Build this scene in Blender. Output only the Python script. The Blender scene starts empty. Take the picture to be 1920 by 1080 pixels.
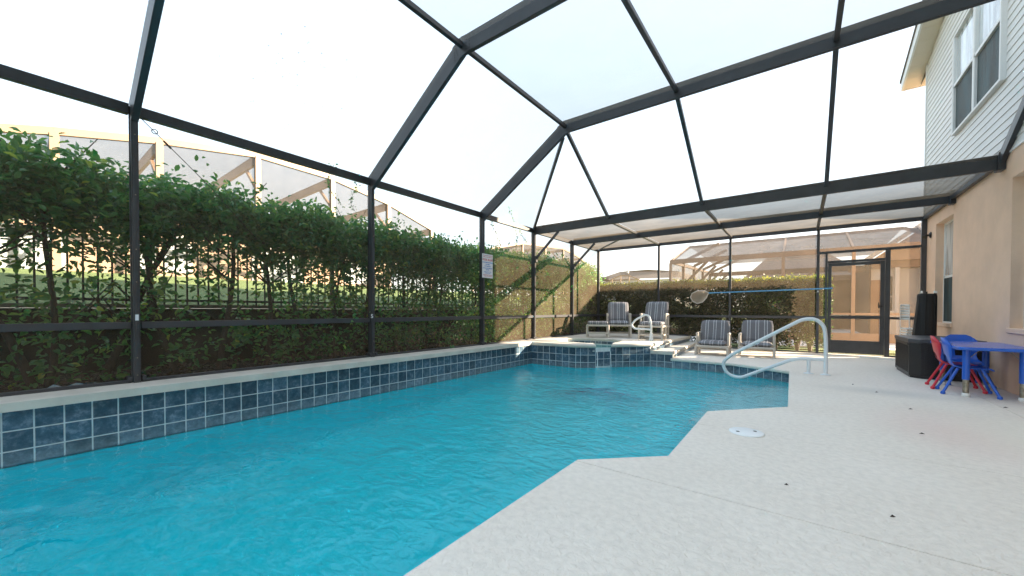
import bpy, bmesh, math, random
import numpy as np
from mathutils import Vector, Matrix
R = math.radians
S = bpy.context.scene
C = S.collection
random.seed(7)
rng = np.random.default_rng(11)

# ---------------------------------------------------------------- camera
cam = bpy.data.cameras.new('camera')
cam_o = bpy.data.objects.new('camera', cam)
C.objects.link(cam_o)
S.camera = cam_o
cam.sensor_width = 36.0
cam.lens = 718.9 / 1920 * 36
cam.shift_y = (591.4 - 540) / 1920
cam.clip_start = 0.05
cam.clip_end = 2000
cam_o.location = (0, 0, 0.95)
cam_o.rotation_euler = (Matrix.Rotation(R(36.926), 3, 'Z') @ Matrix.Rotation(R(90 - 0.81), 3, 'X') @ Matrix.Rotation(R(0.137), 3, 'Z')).to_euler()

# ---------------------------------------------------------------- sky, sun, exposure
SUN_AZ, SUN_EL = 53.4, 16.8          # azimuth clockwise from +Y
world = bpy.data.worlds.new('World')
S.world = world
world.use_nodes = True
wn, wl = world.node_tree.nodes, world.node_tree.links
sky = wn.new('ShaderNodeTexSky')
sky.sky_type = 'NISHITA'
sky.sun_disc = False
sky.sun_elevation = R(SUN_EL)
sky.sun_rotation = R(SUN_AZ)
sky.dust_density = 1.0
gam = wn.new('ShaderNodeGamma'); gam.inputs[1].default_value = 0.12
hs = wn.new('ShaderNodeHueSaturation'); hs.inputs['Saturation'].default_value = 3.0; hs.inputs['Value'].default_value = 1.0
wl.new(sky.outputs[0], gam.inputs[0]); wl.new(gam.outputs[0], hs.inputs['Color'])
wl.new(hs.outputs[0], wn['Background'].inputs[0])
wn['Background'].inputs[1].default_value = 0.15
sun = bpy.data.lights.new('sun', 'SUN')
sun.energy = 3.1
sun.angle = R(0.5)
sun.color = (1.0, 0.80, 0.58)
sun_o = bpy.data.objects.new('sun', sun)
C.objects.link(sun_o)
sd = Vector((math.sin(R(SUN_AZ)) * math.cos(R(SUN_EL)), math.cos(R(SUN_AZ)) * math.cos(R(SUN_EL)), math.sin(R(SUN_EL))))
sun_o.rotation_euler = sd.to_track_quat('Z', 'Y').to_euler()
sun_o.location = (20, 14, 12)
S.view_settings.view_transform = 'Standard'
S.view_settings.look = 'None'
S.view_settings.exposure = 3.8
S.view_settings.gamma = 1
S.view_settings.use_curve_mapping = False
S.render.engine = 'CYCLES'
S.cycles.use_denoising = True
S.cycles.max_bounces = 28
S.cycles.diffuse_bounces = 10
S.cycles.glossy_bounces = 5
S.cycles.transmission_bounces = 20
S.cycles.transparent_max_bounces = 24
S.cycles.sample_clamp_indirect = 10
S.cycles.caustics_reflective = False
S.cycles.caustics_refractive = True

# ---------------------------------------------------------------- materials
MATS = {}
def lin(c):
    return tuple((x / 255 / 12.92 if x / 255 <= 0.04045 else ((x / 255 + 0.055) / 1.055) ** 2.4) for x in c)

class NT:
    def __init__(s, name):
        s.m = bpy.data.materials.new(name); s.m.use_nodes = True
        s.t = s.m.node_tree; s.n = s.t.nodes; s.l = s.t.links
        s.b = s.n['Principled BSDF']; s.out = s.n['Material Output']
    def node(s, typ, **kw):
        nd = s.n.new(typ)
        for k, v in kw.items():
            if k.startswith('i_'):
                key = k[2:].replace('_', ' ')
                nd.inputs[key].default_value = v
            else: setattr(nd, k, v)
        return nd
    def link(s, a, b): s.l.new(a, b)

def mat(name, col, rough=0.6, metal=0.0, var=0.0, scale=8.0, bump=0.0, bscale=60.0, spec=0.5, col2=None, coords='Object', rnd=0.0, detail=4, bdist=0.01, stretch=None, coat=0.0):
    """plain surface: colour drifting to col2 with noise, fine relief, slight change from piece to piece"""
    if name in MATS: return MATS[name]
    t = NT(name)
    t.b.inputs['Roughness'].default_value = rough
    t.b.inputs['Metallic'].default_value = metal
    t.b.inputs['Specular IOR Level'].default_value = spec
    t.b.inputs['Coat Weight'].default_value = coat
    tc = t.node('ShaderNodeTexCoord')
    src = tc.outputs[coords]
    if stretch:
        mp = t.node('ShaderNodeMapping'); mp.inputs['Scale'].default_value = stretch
        t.link(src, mp.inputs[0]); src = mp.outputs[0]
    if rnd:
        oi = t.node('ShaderNodeObjectInfo')
        va = t.node('ShaderNodeVectorMath', operation='MULTIPLY_ADD')
        va.inputs[1].default_value = (37.0, 53.0, 91.0)
        t.link(oi.outputs['Random'], va.inputs[0]); t.link(src, va.inputs[2]); src = va.outputs[0]
    ns = t.node('ShaderNodeTexNoise'); ns.inputs['Scale'].default_value = scale; ns.inputs['Detail'].default_value = detail; ns.inputs['Roughness'].default_value = 0.62
    t.link(src, ns.inputs['Vector'])
    c2 = col2 or tuple(min(1, c * (1 - var)) for c in col)
    cr = t.node('ShaderNodeValToRGB')
    cr.color_ramp.elements[0].position = 0.35; cr.color_ramp.elements[1].position = 0.68
    cr.color_ramp.elements[0].color = (*c2, 1); cr.color_ramp.elements[1].color = (*col, 1)
    t.link(ns.outputs[0], cr.inputs[0])
    cout = cr.outputs[0]
    if rnd:
        h = t.node('ShaderNodeHueSaturation')
        mr = t.node('ShaderNodeMapRange'); mr.inputs[3].default_value = 1 - rnd; mr.inputs[4].default_value = 1 + rnd
        t.link(oi.outputs['Random'], mr.inputs[0]); t.link(mr.outputs[0], h.inputs['Value']); t.link(cout, h.inputs['Color']); cout = h.outputs[0]
    t.link(cout, t.b.inputs['Base Color'])
    if bump:
        nb = t.node('ShaderNodeTexNoise'); nb.inputs['Scale'].default_value = bscale; nb.inputs['Detail'].default_value = 3
        t.link(src, nb.inputs['Vector'])
        bp = t.node('ShaderNodeBump'); bp.inputs['Strength'].default_value = bump; bp.inputs['Distance'].default_value = bdist
        t.link(nb.outputs[0], bp.inputs['Height']); t.link(bp.outputs[0], t.b.inputs['Normal'])
    MATS[name] = t.m
    return t.m

def m_deck():
    t = NT('sprayed_deck_concrete')
    tc = t.node('ShaderNodeTexCoord')
    big = t.node('ShaderNodeTexNoise'); big.inputs['Scale'].default_value = 0.9; big.inputs['Detail'].default_value = 5
    fine = t.node('ShaderNodeTexNoise'); fine.inputs['Scale'].default_value = 26; fine.inputs['Detail'].default_value = 4
    for q in (big, fine): t.link(tc.outputs['Object'], q.inputs['Vector'])
    cr = t.node('ShaderNodeValToRGB')
    cr.color_ramp.elements[0].position = .3; cr.color_ramp.elements[0].color = (.80, .74, .655, 1)
    cr.color_ramp.elements[1].position = .7; cr.color_ramp.elements[1].color = (.86, .81, .73, 1)
    t.link(big.outputs[0], cr.inputs[0])
    cr2 = t.node('ShaderNodeValToRGB')
    cr2.color_ramp.elements[0].position = .3; cr2.color_ramp.elements[0].color = (.90, .90, .90, 1)
    cr2.color_ramp.elements[1].position = .62; cr2.color_ramp.elements[1].color = (1, 1, 1, 1)
    t.link(fine.outputs[0], cr2.inputs[0])
    mx = t.node('ShaderNodeMix', data_type='RGBA', blend_type='MULTIPLY'); mx.inputs[0].default_value = 1
    t.link(cr.outputs[0], mx.inputs[6]); t.link(cr2.outputs[0], mx.inputs[7])
    # a worn reddish stain and a paler rinsed patch by the play table
    col = mx.outputs[2]
    for ctr, rad, c, f in (((1.02, 4.6, 0), (.5, .9, 1), (.74, .53, .49, 1), .5), ((1.5, 4.6, 0), (.55, .8, 1), (.78, .78, .66, 1), .55), ((.9, 6.2, 0), (.7, .3, 1), (.44, .44, .42, 1), .5)):
        mp = t.node('ShaderNodeMapping', vector_type='POINT')
        mp.inputs['Location'].default_value = tuple(-a / b for a, b in zip(ctr, rad)); mp.inputs['Scale'].default_value = tuple(1 / b for b in rad)
        gr = t.node('ShaderNodeTexGradient', gradient_type='SPHERICAL')
        ad = t.node('ShaderNodeMix', data_type='RGBA'); ad.inputs[0].default_value = .12
        t.link(tc.outputs['Object'], mp.inputs[0]); t.link(mp.outputs[0], ad.inputs[6]); t.link(big.outputs[1], ad.inputs[7]); t.link(ad.outputs[2], gr.inputs[0])
        mu = t.node('ShaderNodeMath', operation='MULTIPLY'); mu.inputs[1].default_value = f; mu.use_clamp = True
        t.link(gr.outputs[1], mu.inputs[0])
        m2 = t.node('ShaderNodeMix', data_type='RGBA'); m2.inputs[7].default_value = c
        t.link(mu.outputs[0], m2.inputs[0]); t.link(col, m2.inputs[6]); col = m2.outputs[2]
    t.link(col, t.b.inputs['Base Color'])
    t.b.inputs['Roughness'].default_value = .8
    vo = t.node('ShaderNodeTexNoise'); vo.inputs['Scale'].default_value = 38; vo.inputs['Detail'].default_value = 5; vo.inputs['Distortion'].default_value = .6
    t.link(tc.outputs['Object'], vo.inputs['Vector'])
    r3 = t.node('ShaderNodeValToRGB'); r3.color_ramp.elements[0].position = .42; r3.color_ramp.elements[1].position = .56
    t.link(vo.outputs[0], r3.inputs[0])
    bp = t.node('ShaderNodeBump'); bp.inputs['Strength'].default_value = .55; bp.inputs['Distance'].default_value = .004
    t.link(r3.outputs[0], bp.inputs['Height']); t.link(bp.outputs[0], t.b.inputs['Normal'])
    return t.m
M_DECK = m_deck()

def m_tile():
    t = NT('slate_blue_pool_tile')
    tc = t.node('ShaderNodeTexCoord'); oi = t.node('ShaderNodeObjectInfo')
    va = t.node('ShaderNodeVectorMath', operation='MULTIPLY_ADD'); va.inputs[1].default_value = (37, 53, 91)
    t.link(oi.outputs['Random'], va.inputs[0]); t.link(tc.outputs['Object'], va.inputs[2])
    n1 = t.node('ShaderNodeTexNoise'); n1.inputs['Scale'].default_value = 16; n1.inputs['Detail'].default_value = 6; n1.inputs['Roughness'].default_value = .72
    t.link(va.outputs[0], n1.inputs['Vector'])
    cr = t.node('ShaderNodeValToRGB'); e = cr.color_ramp.elements
    e[0].position = .34; e[0].color = (.026, .058, .092, 1)
    e[1].position = .72; e[1].color = (.21, .265, .33, 1)
    k = cr.color_ramp.elements.new(.52); k.color = (.062, .11, .16, 1)
    t.link(n1.outputs[0], cr.inputs[0])
    h = t.node('ShaderNodeHueSaturation'); mr = t.node('ShaderNodeMapRange'); mr.inputs[3].default_value = .68; mr.inputs[4].default_value = 1.35
    t.link(oi.outputs['Random'], mr.inputs[0]); t.link(mr.outputs[0], h.inputs['Value']); t.link(cr.outputs[0], h.inputs['Color'])
    # lime scale just above the water line
    geo = t.node('ShaderNodeNewGeometry'); sx = t.node('ShaderNodeSeparateXYZ'); t.link(geo.outputs['Position'], sx.inputs[0])
    m1 = t.node('ShaderNodeMapRange'); m1.inputs[1].default_value = -.05; m1.inputs[2].default_value = -.17; m1.inputs[3].default_value = 0; m1.inputs[4].default_value = .5
    t.link(sx.outputs[2], m1.inputs[0])
    ml = t.node('ShaderNodeMath', operation='MULTIPLY'); t.link(m1.outputs[0], ml.inputs[0]); t.link(n1.outputs[0], ml.inputs[1])
    mx = t.node('ShaderNodeMix', data_type='RGBA'); mx.inputs[7].default_value = (.42, .47, .5, 1)
    t.link(ml.outputs[0], mx.inputs[0]); t.link(h.outputs[0], mx.inputs[6])
    t.link(mx.outputs[2], t.b.inputs['Base Color'])
    t.b.inputs['Roughness'].default_value = .28
    bp = t.node('ShaderNodeBump'); bp.inputs['Strength'].default_value = .25; bp.inputs['Distance'].default_value = .002
    t.link(n1.outputs[0], bp.inputs['Height']); t.link(bp.outputs[0], t.b.inputs['Normal'])
    return t.m
M_TILE = m_tile()

def m_screen(name, col, open0=0.80, tint=None):
    """woven insect mesh: open from straight on, closing towards grazing angles as real weave does"""
    t = NT(name)
    geo = t.node('ShaderNodeNewGeometry')
    dt = t.node('ShaderNodeVectorMath', operation='DOT_PRODUCT'); t.link(geo.outputs['Incoming'], dt.inputs[0]); t.link(geo.outputs['Normal'], dt.inputs[1])
    ab = t.node('ShaderNodeMath', operation='ABSOLUTE'); t.link(dt.outputs['Value'], ab.inputs[0])
    mx0 = t.node('ShaderNodeMath', operation='MAXIMUM'); mx0.inputs[1].default_value = .09; t.link(ab.outputs[0], mx0.inputs[0])
    dv = t.node('ShaderNodeMath', operation='DIVIDE'); dv.inputs[0].default_value = .8; t.link(mx0.outputs[0], dv.inputs[1])
    pw = t.node('ShaderNodeMath', operation='POWER'); pw.inputs[0].default_value = open0; t.link(dv.outputs[0], pw.inputs[1])
    tc = t.node('ShaderNodeTexCoord'); ns = t.node('ShaderNodeTexNoise'); ns.inputs['Scale'].default_value = 2.2; ns.inputs['Detail'].default_value = 4
    mp = t.node('ShaderNodeMapping'); mp.inputs['Scale'].default_value = (1, 1, 1); t.link(tc.outputs['Object'], mp.inputs[0]); t.link(mp.outputs[0], ns.inputs['Vector'])
    hs_ = t.node('ShaderNodeHueSaturation'); mr = t.node('ShaderNodeMapRange'); mr.inputs[1].default_value = .3; mr.inputs[2].default_value = .7; mr.inputs[3].default_value = .75; mr.inputs[4].default_value = 1.2
    t.link(ns.outputs[0], mr.inputs[0]); t.link(mr.outputs[0], hs_.inputs['Value']); hs_.inputs['Color'].default_value = (*col, 1)
    df = t.node('ShaderNodeBsdfDiffuse'); tl = t.node('ShaderNodeBsdfTranslucent')
    t.link(hs_.outputs[0], df.inputs[0]); t.link(hs_.outputs[0], tl.inputs[0])
    md = t.node('ShaderNodeMixShader'); md.inputs[0].default_value = .35; t.link(df.outputs[0], md.inputs[1]); t.link(tl.outputs[0], md.inputs[2])
    tr = t.node('ShaderNodeBsdfTransparent')
    ms = t.node('ShaderNodeMixShader'); t.link(pw.outputs[0], ms.inputs[0]); t.link(md.outputs[0], ms.inputs[1]); t.link(tr.outputs[0], ms.inputs[2])
    t.link(ms.outputs[0], t.out.inputs['Surface'])
    t.n.remove(t.b)
    return t.m
M_SCREEN = m_screen('charcoal_insect_mesh', (.175, .14, .10), .62)
M_SCREEN_TAN = m_screen('tan_insect_mesh', (.20, .185, .185), .74)

def m_leaf(name, c1, c2, c3, trans=.35):
    t = NT(name)
    at = t.node('ShaderNodeAttribute'); at.attribute_name = 'tone'
    cr = t.node('ShaderNodeValToRGB'); e = cr.color_ramp.elements
    e[0].position = 0; e[0].color = (*c1, 1); e[1].position = 1; e[1].color = (*c3, 1)
    k = e.new(.6); k.color = (*c2, 1)
    t.link(at.outputs['Fac'], cr.inputs[0])
    t.link(cr.outputs[0], t.b.inputs['Base Color'])
    t.b.inputs['Roughness'].default_value = .38
    tl = t.node('ShaderNodeBsdfTranslucent')
    h = t.node('ShaderNodeHueSaturation'); h.inputs['Hue'].default_value = .47; h.inputs['Saturation'].default_value = 1.15; h.inputs['Value'].default_value = 1.7
    t.link(cr.outputs[0], h.inputs['Color']); t.link(h.outputs[0], tl.inputs[0])
    ms = t.node('ShaderNodeMixShader'); ms.inputs[0].default_value = trans
    t.link(t.b.outputs[0], ms.inputs[1]); t.link(tl.outputs[0], ms.inputs[2]); t.link(ms.outputs[0], t.out.inputs['Surface'])
    return t.m
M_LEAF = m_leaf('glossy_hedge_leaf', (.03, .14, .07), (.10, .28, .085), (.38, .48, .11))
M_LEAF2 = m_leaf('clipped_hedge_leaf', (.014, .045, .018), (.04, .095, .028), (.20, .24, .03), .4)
M_LITTER = m_leaf('dry_leaf_litter', (.05, .03, .018), (.11, .07, .035), (.10, .13, .04), .1)

def m_glass(name, col, rough=.08, spec=.6):
    t = NT(name)
    t.b.inputs['Base Color'].default_value = (*col, 1); t.b.inputs['Roughness'].default_value = rough; t.b.inputs['Specular IOR Level'].default_value = spec
    t.b.inputs['Coat Weight'].default_value = .6 if rough < .3 else 0; t.b.inputs['Coat Roughness'].default_value = .03
    tc = t.node('ShaderNodeTexCoord'); mp = t.node('ShaderNodeMapping'); mp.inputs['Scale'].default_value = (1, 5, .8); mp.inputs['Rotation'].default_value = (.35, 0, 0)
    ns = t.node('ShaderNodeTexNoise'); ns.inputs['Scale'].default_value = 1.8; ns.inputs['Detail'].default_value = 2
    t.link(tc.outputs['Object'], mp.inputs[0]); t.link(mp.outputs[0], ns.inputs['Vector'])
    cr = t.node('ShaderNodeValToRGB'); cr.color_ramp.elements[0].position = .35; cr.color_ramp.elements[1].position = .65
    cr.color_ramp.elements[0].color = (*[c * .45 for c in col], 1); cr.color_ramp.elements[1].color = (*[min(1, c * 1.35) for c in col], 1)
    t.link(ns.outputs[0], cr.inputs[0]); t.link(cr.outputs[0], t.b.inputs['Base Color'])
    return t.m

def m_water():
    t = NT('pool_water')
    t.b.inputs['Base Color'].default_value = (.93, .99, 1, 1); t.b.inputs['Roughness'].default_value = 0; t.b.inputs['IOR'].default_value = 1.33
    t.b.inputs['Transmission Weight'].default_value = 1
    tc = t.node('ShaderNodeTexCoord')
    def nz(scale, stretch, det, dist=0.0, rot=0.0):
        mp = t.node('ShaderNodeMapping'); mp.inputs['Scale'].default_value = stretch; mp.inputs['Rotation'].default_value = (0, 0, rot)
        n = t.node('ShaderNodeTexNoise'); n.inputs['Scale'].default_value = scale; n.inputs['Detail'].default_value = det; n.inputs['Distortion'].default_value = dist
        t.link(tc.outputs['Object'], mp.inputs[0]); t.link(mp.outputs[0], n.inputs['Vector']); return n
    a = nz(2.6, (1, 1.3, 1), 2, .6, .5); b = nz(8.5, (1, 1.7, 1), 3, 1.2, .75); c = nz(1.1, (1, 1, 1), 1)
    # livelier near the spa spillway and the shallow end, calmer along the raised wall
    sx = t.node('ShaderNodeSeparateXYZ'); t.link(tc.outputs['Object'], sx.inputs[0])
    r1 = t.node('ShaderNodeMapRange'); r1.inputs[1].default_value = -4.4; r1.inputs[2].default_value = -1.2; r1.inputs[3].default_value = .5; r1.inputs[4].default_value = 1.3
    t.link(sx.outputs[0], r1.inputs[0])
    r2 = t.node('ShaderNodeMapRange'); r2.inputs[1].default_value = 0; r2.inputs[2].default_value = 4.0; r2.inputs[3].default_value = .5; r2.inputs[4].default_value = 1.5
    t.link(sx.outputs[1], r2.inputs[0])
    m = t.node('ShaderNodeMath', operation='MULTIPLY'); t.link(r1.outputs[0], m.inputs[0]); t.link(r2.outputs[0], m.inputs[1])
    mb = t.node('ShaderNodeMath', operation='MULTIPLY'); t.link(b.outputs[0], mb.inputs[0]); t.link(m.outputs[0], mb.inputs[1])
    ma = t.node('ShaderNodeMath', operation='MULTIPLY_ADD'); ma.inputs[1].default_value = 2.6; t.link(a.outputs[0], ma.inputs[0]); t.link(mb.outputs[0], ma.inputs[2])
    bp = t.node('ShaderNodeBump'); bp.inputs['Strength'].default_value = 1; bp.inputs['Distance'].default_value = .018
    t.link(ma.outputs[0], bp.inputs['Height']); t.link(bp.outputs[0], t.b.inputs['Normal'])
    va = t.node('ShaderNodeVolumeAbsorption'); va.inputs[0].default_value = (.10, .92, 1.0, 1); va.inputs[1].default_value = .16
    t.link(va.outputs[0], t.out.inputs['Volume'])
    return t.m
M_WATER = m_water()

M_GROUT = mat('pale_grout', (.74, .80, .82), .8, var=.15, scale=20)
M_PLASTER = mat('aqua_pool_plaster', (.02, .92, 1.0), .7, var=.12, scale=3)
M_STEP = mat('pale_step_plaster', (.45, .90, .94), .7, var=.1, scale=5)
M_COPING = mat('sprayed_coping_concrete', (.70, .66, .59), .8, var=.16, scale=5, bump=.5, bscale=60, bdist=.003)
M_BRONZE = mat('dark_bronze_aluminium', (.052, .056, .064), .38, var=.25, scale=5, bump=.05, bscale=30, spec=.5)
M_BRONZE_D = mat('bronze_screw_head', (.008, .008, .010), .5)
M_TANM = mat('beige_painted_aluminium', (.25, .165, .108), .5, var=.1, scale=3)
M_BROWNM = mat('brown_painted_aluminium', (.16, .115, .09), .5, var=.15, scale=3)
M_STUCCO = mat('peach_stucco', (.86, .61, .44), .85, var=.1, scale=2.5, bump=.6, bscale=55, bdist=.004)
M_STUCCO_L = mat('shaded_planter_wall_stucco', (.045, .034, .028), .9, var=.4, scale=3, bump=.5, bscale=40, col2=(.018, .016, .015))  # base colour darkened to carry the deep shade behind the hedge
M_NSTUCCO = mat('neighbour_peach_stucco', (.42, .285, .19), .85, var=.1, scale=2)
M_NWHITE = mat('neighbour_white_paint', (.58, .56, .53), .6, var=.06, scale=2)
M_NGREY = mat('neighbour_grey_panel', (.40, .38, .35), .7, var=.1, scale=1.5)
M_DARKROOM = mat('dim_lanai_wall', (.035, .022, .018), .7, var=.3, scale=2)  # near-black brown puts the dim lanai interior into the wall colour
M_SIDING = mat('white_vinyl_siding', (.74, .75, .73), .45, var=.05, scale=3, rnd=.02)
M_WTRIM = mat('white_vinyl_trim', (.78, .80, .79), .4, var=.05, scale=4)
M_SOFFIT = mat('cream_soffit', (.70, .64, .52), .55, var=.06, scale=3, rnd=.02)
M_SHINGLE = mat('grey_roof_shingle', (.13, .115, .10), .9, var=.35, scale=20, bump=.5, bscale=30)
M_GLASS_D = m_glass('dark_window_screen', (.012, .048, .062), .5, .1)
M_GLASS_L = m_glass('pale_window_pane', (.50, .56, .58), .1)
M_GRASS = mat('mown_grass', (.17, .25, .08), .9, var=.4, scale=9, bump=1, bscale=80, bdist=.03)
M_SOIL = mat('dark_mulch', (.028, .02, .015), .95, var=.5, scale=20, bump=1, bscale=60, bdist=.03)
M_NDECK = mat('neighbour_pale_paving', (.55, .55, .54), .8, var=.12, scale=2)
M_IRON = mat('black_picket_paint', (.018, .02, .022), .5)
M_BARK = mat('grey_brown_bark', (.085, .068, .058), .9, var=.45, scale=14, bump=.8, bscale=50, bdist=.008, stretch=(3, 3, 1))
M_WHITE = mat('white_powder_coat', (.74, .80, .83), .28, var=.04, scale=5)
M_PVC = mat('weathered_cream_pvc', (.60, .56, .50), .45, var=.12, scale=9)
M_BLUE = mat('glossy_blue_plastic', (.012, .115, .58), .30, var=.1, scale=5, spec=.6)
M_BLUE_T = mat('blue_laminate_table_top', (.02, .13, .60), .22, var=.05, scale=6, spec=.6)
M_RED = mat('red_plastic', (.60, .03, .055), .34, var=.1, scale=5)
M_BLACKP = mat('black_woven_resin', (.018, .018, .02), .42, var=.3, scale=20, bump=.2, bscale=80)
M_BLACKM = mat('black_mesh_roll', (.010, .012, .014), .7, var=.3, scale=10)
M_GALV = mat('worn_galvanised_steel', (.42, .38, .30), .4, metal=.7, var=.5, scale=30)
M_POLE = mat('blue_anodised_pole', (.10, .34, .60), .3, metal=.2)
M_LID = mat('white_skimmer_lid', (.80, .84, .85), .4)
M_DARKHOLE = mat('dark_recess', (.02, .02, .02), .8)
M_BLACKFIX = mat('black_light_fixture', (.012, .012, .014), .35)
M_SIGNW = mat('white_sign_board', (.78, .78, .82), .35)
M_SIGNR = mat('red_sign_ink', (.55, .02, .06), .5)
M_SIGNB = mat('blue_sign_ink', (.02, .16, .55), .5)
M_DRYLEAF = mat('dried_leaf', (.06, .04, .03), .8, var=.4, scale=40)
M_ORANGE = mat('orange_stained_door', (.36, .19, .09), .5, var=.2, scale=6, stretch=(6, 6, .6))
M_NET = m_screen('pool_net_mesh', (.70, .60, .48), .45)
M_MOS_D = mat('navy_mosaic_glass', (.02, .05, .55), .3, var=.75, scale=30)
M_MOS_R = mat('plum_mosaic_glass', (.16, .05, .10), .3, var=.5, scale=30)
M_TRASH = mat('blue_white_plastic_scrap', (.05, .35, .55), .4, col2=(.7, .75, .78), scale=18)
M_FERN = m_leaf('fern_leaf', (.02, .10, .02), (.05, .17, .03), (.10, .26, .05))

def m_stripe():
    t = NT('striped_outdoor_cushion')
    tc = t.node('ShaderNodeTexCoord'); sx = t.node('ShaderNodeSeparateXYZ'); t.link(tc.outputs['Object'], sx.inputs[0])
    # white pin lines in groups of two broad and two hairline across the width (x), cycle .185 m
    md = t.node('ShaderNodeMath', operation='PINGPONG'); md.inputs[1].default_value = .0775; 
    ad = t.node('ShaderNodeMath', operation='ADD'); ad.inputs[1].default_value = .0775 * 10; t.link(sx.outputs[0], ad.inputs[0]); t.link(ad.outputs[0], md.inputs[0])
    cr = t.node('ShaderNodeValToRGB'); cr.color_ramp.interpolation = 'CONSTANT'
    sc = t.node('ShaderNodeMath', operation='DIVIDE'); sc.inputs[1].default_value = .0775; t.link(md.outputs[0], sc.inputs[0])
    navy = (.165, .17, .19, 1); white = (.72, .74, .76, 1); grey = (.25, .27, .31, 1)
    e = cr.color_ramp.elements
    e[0].position = 0; e[0].color = navy; e[1].position = .06; e[1].color = grey
    for pos, c in ((.11, navy), (.29, white), (.38, navy)):
        q = e.new(pos); q.color = c
    t.link(sc.outputs[0], cr.inputs[0]); t.link(cr.outputs[0], t.b.inputs['Base Color'])
    t.b.inputs['Roughness'].default_value = .85
    nb = t.node('ShaderNodeTexNoise'); nb.inputs['Scale'].default_value = 14
    t.link(tc.outputs['Object'], nb.inputs['Vector'])
    bp = t.node('ShaderNodeBump'); bp.inputs['Strength'].default_value = .5; bp.inputs['Distance'].default_value = .01
    t.link(nb.outputs[0], bp.inputs['Height']); t.link(bp.outputs[0], t.b.inputs['Normal'])
    return t.m
M_STRIPE = m_stripe()

# ---------------------------------------------------------------- helpers
def link(name, me, m=None, parent=None, loc=None):
    o = bpy.data.objects.new(name, me); C.objects.link(o)
    if m is not None and me is not None and not me.materials: me.materials.append(m)
    if parent is not None: o.parent = parent
    if loc is not None: o.location = loc
    return o
def tag(o, label, cat, group=None):
    o['label'] = label; o['category'] = cat
    if group: o['group'] = group
    return o
def struct(o):
    o['kind'] = 'structure'; return o
def empty(name, label, cat, loc=(0, 0, 0), rz=0.0, group=None):
    o = bpy.data.objects.new(name, None); C.objects.link(o); o.location = loc; o.rotation_euler = (0, 0, rz); o.empty_display_size = .1
    return tag(o, label, cat, group)
def dup_tree(root, label, loc=None, rz=None, mats=None):
    def cp(o, par):
        c = o.copy(); C.objects.link(c)
        if par is not None: c.parent = par
        for ch in list(o.children): cp(ch, c)
        return c
    r = cp(root, None); r['label'] = label
    if loc is not None: r.location = loc
    if rz is not None: r.rotation_euler = (0, 0, rz)
    return r

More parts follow.
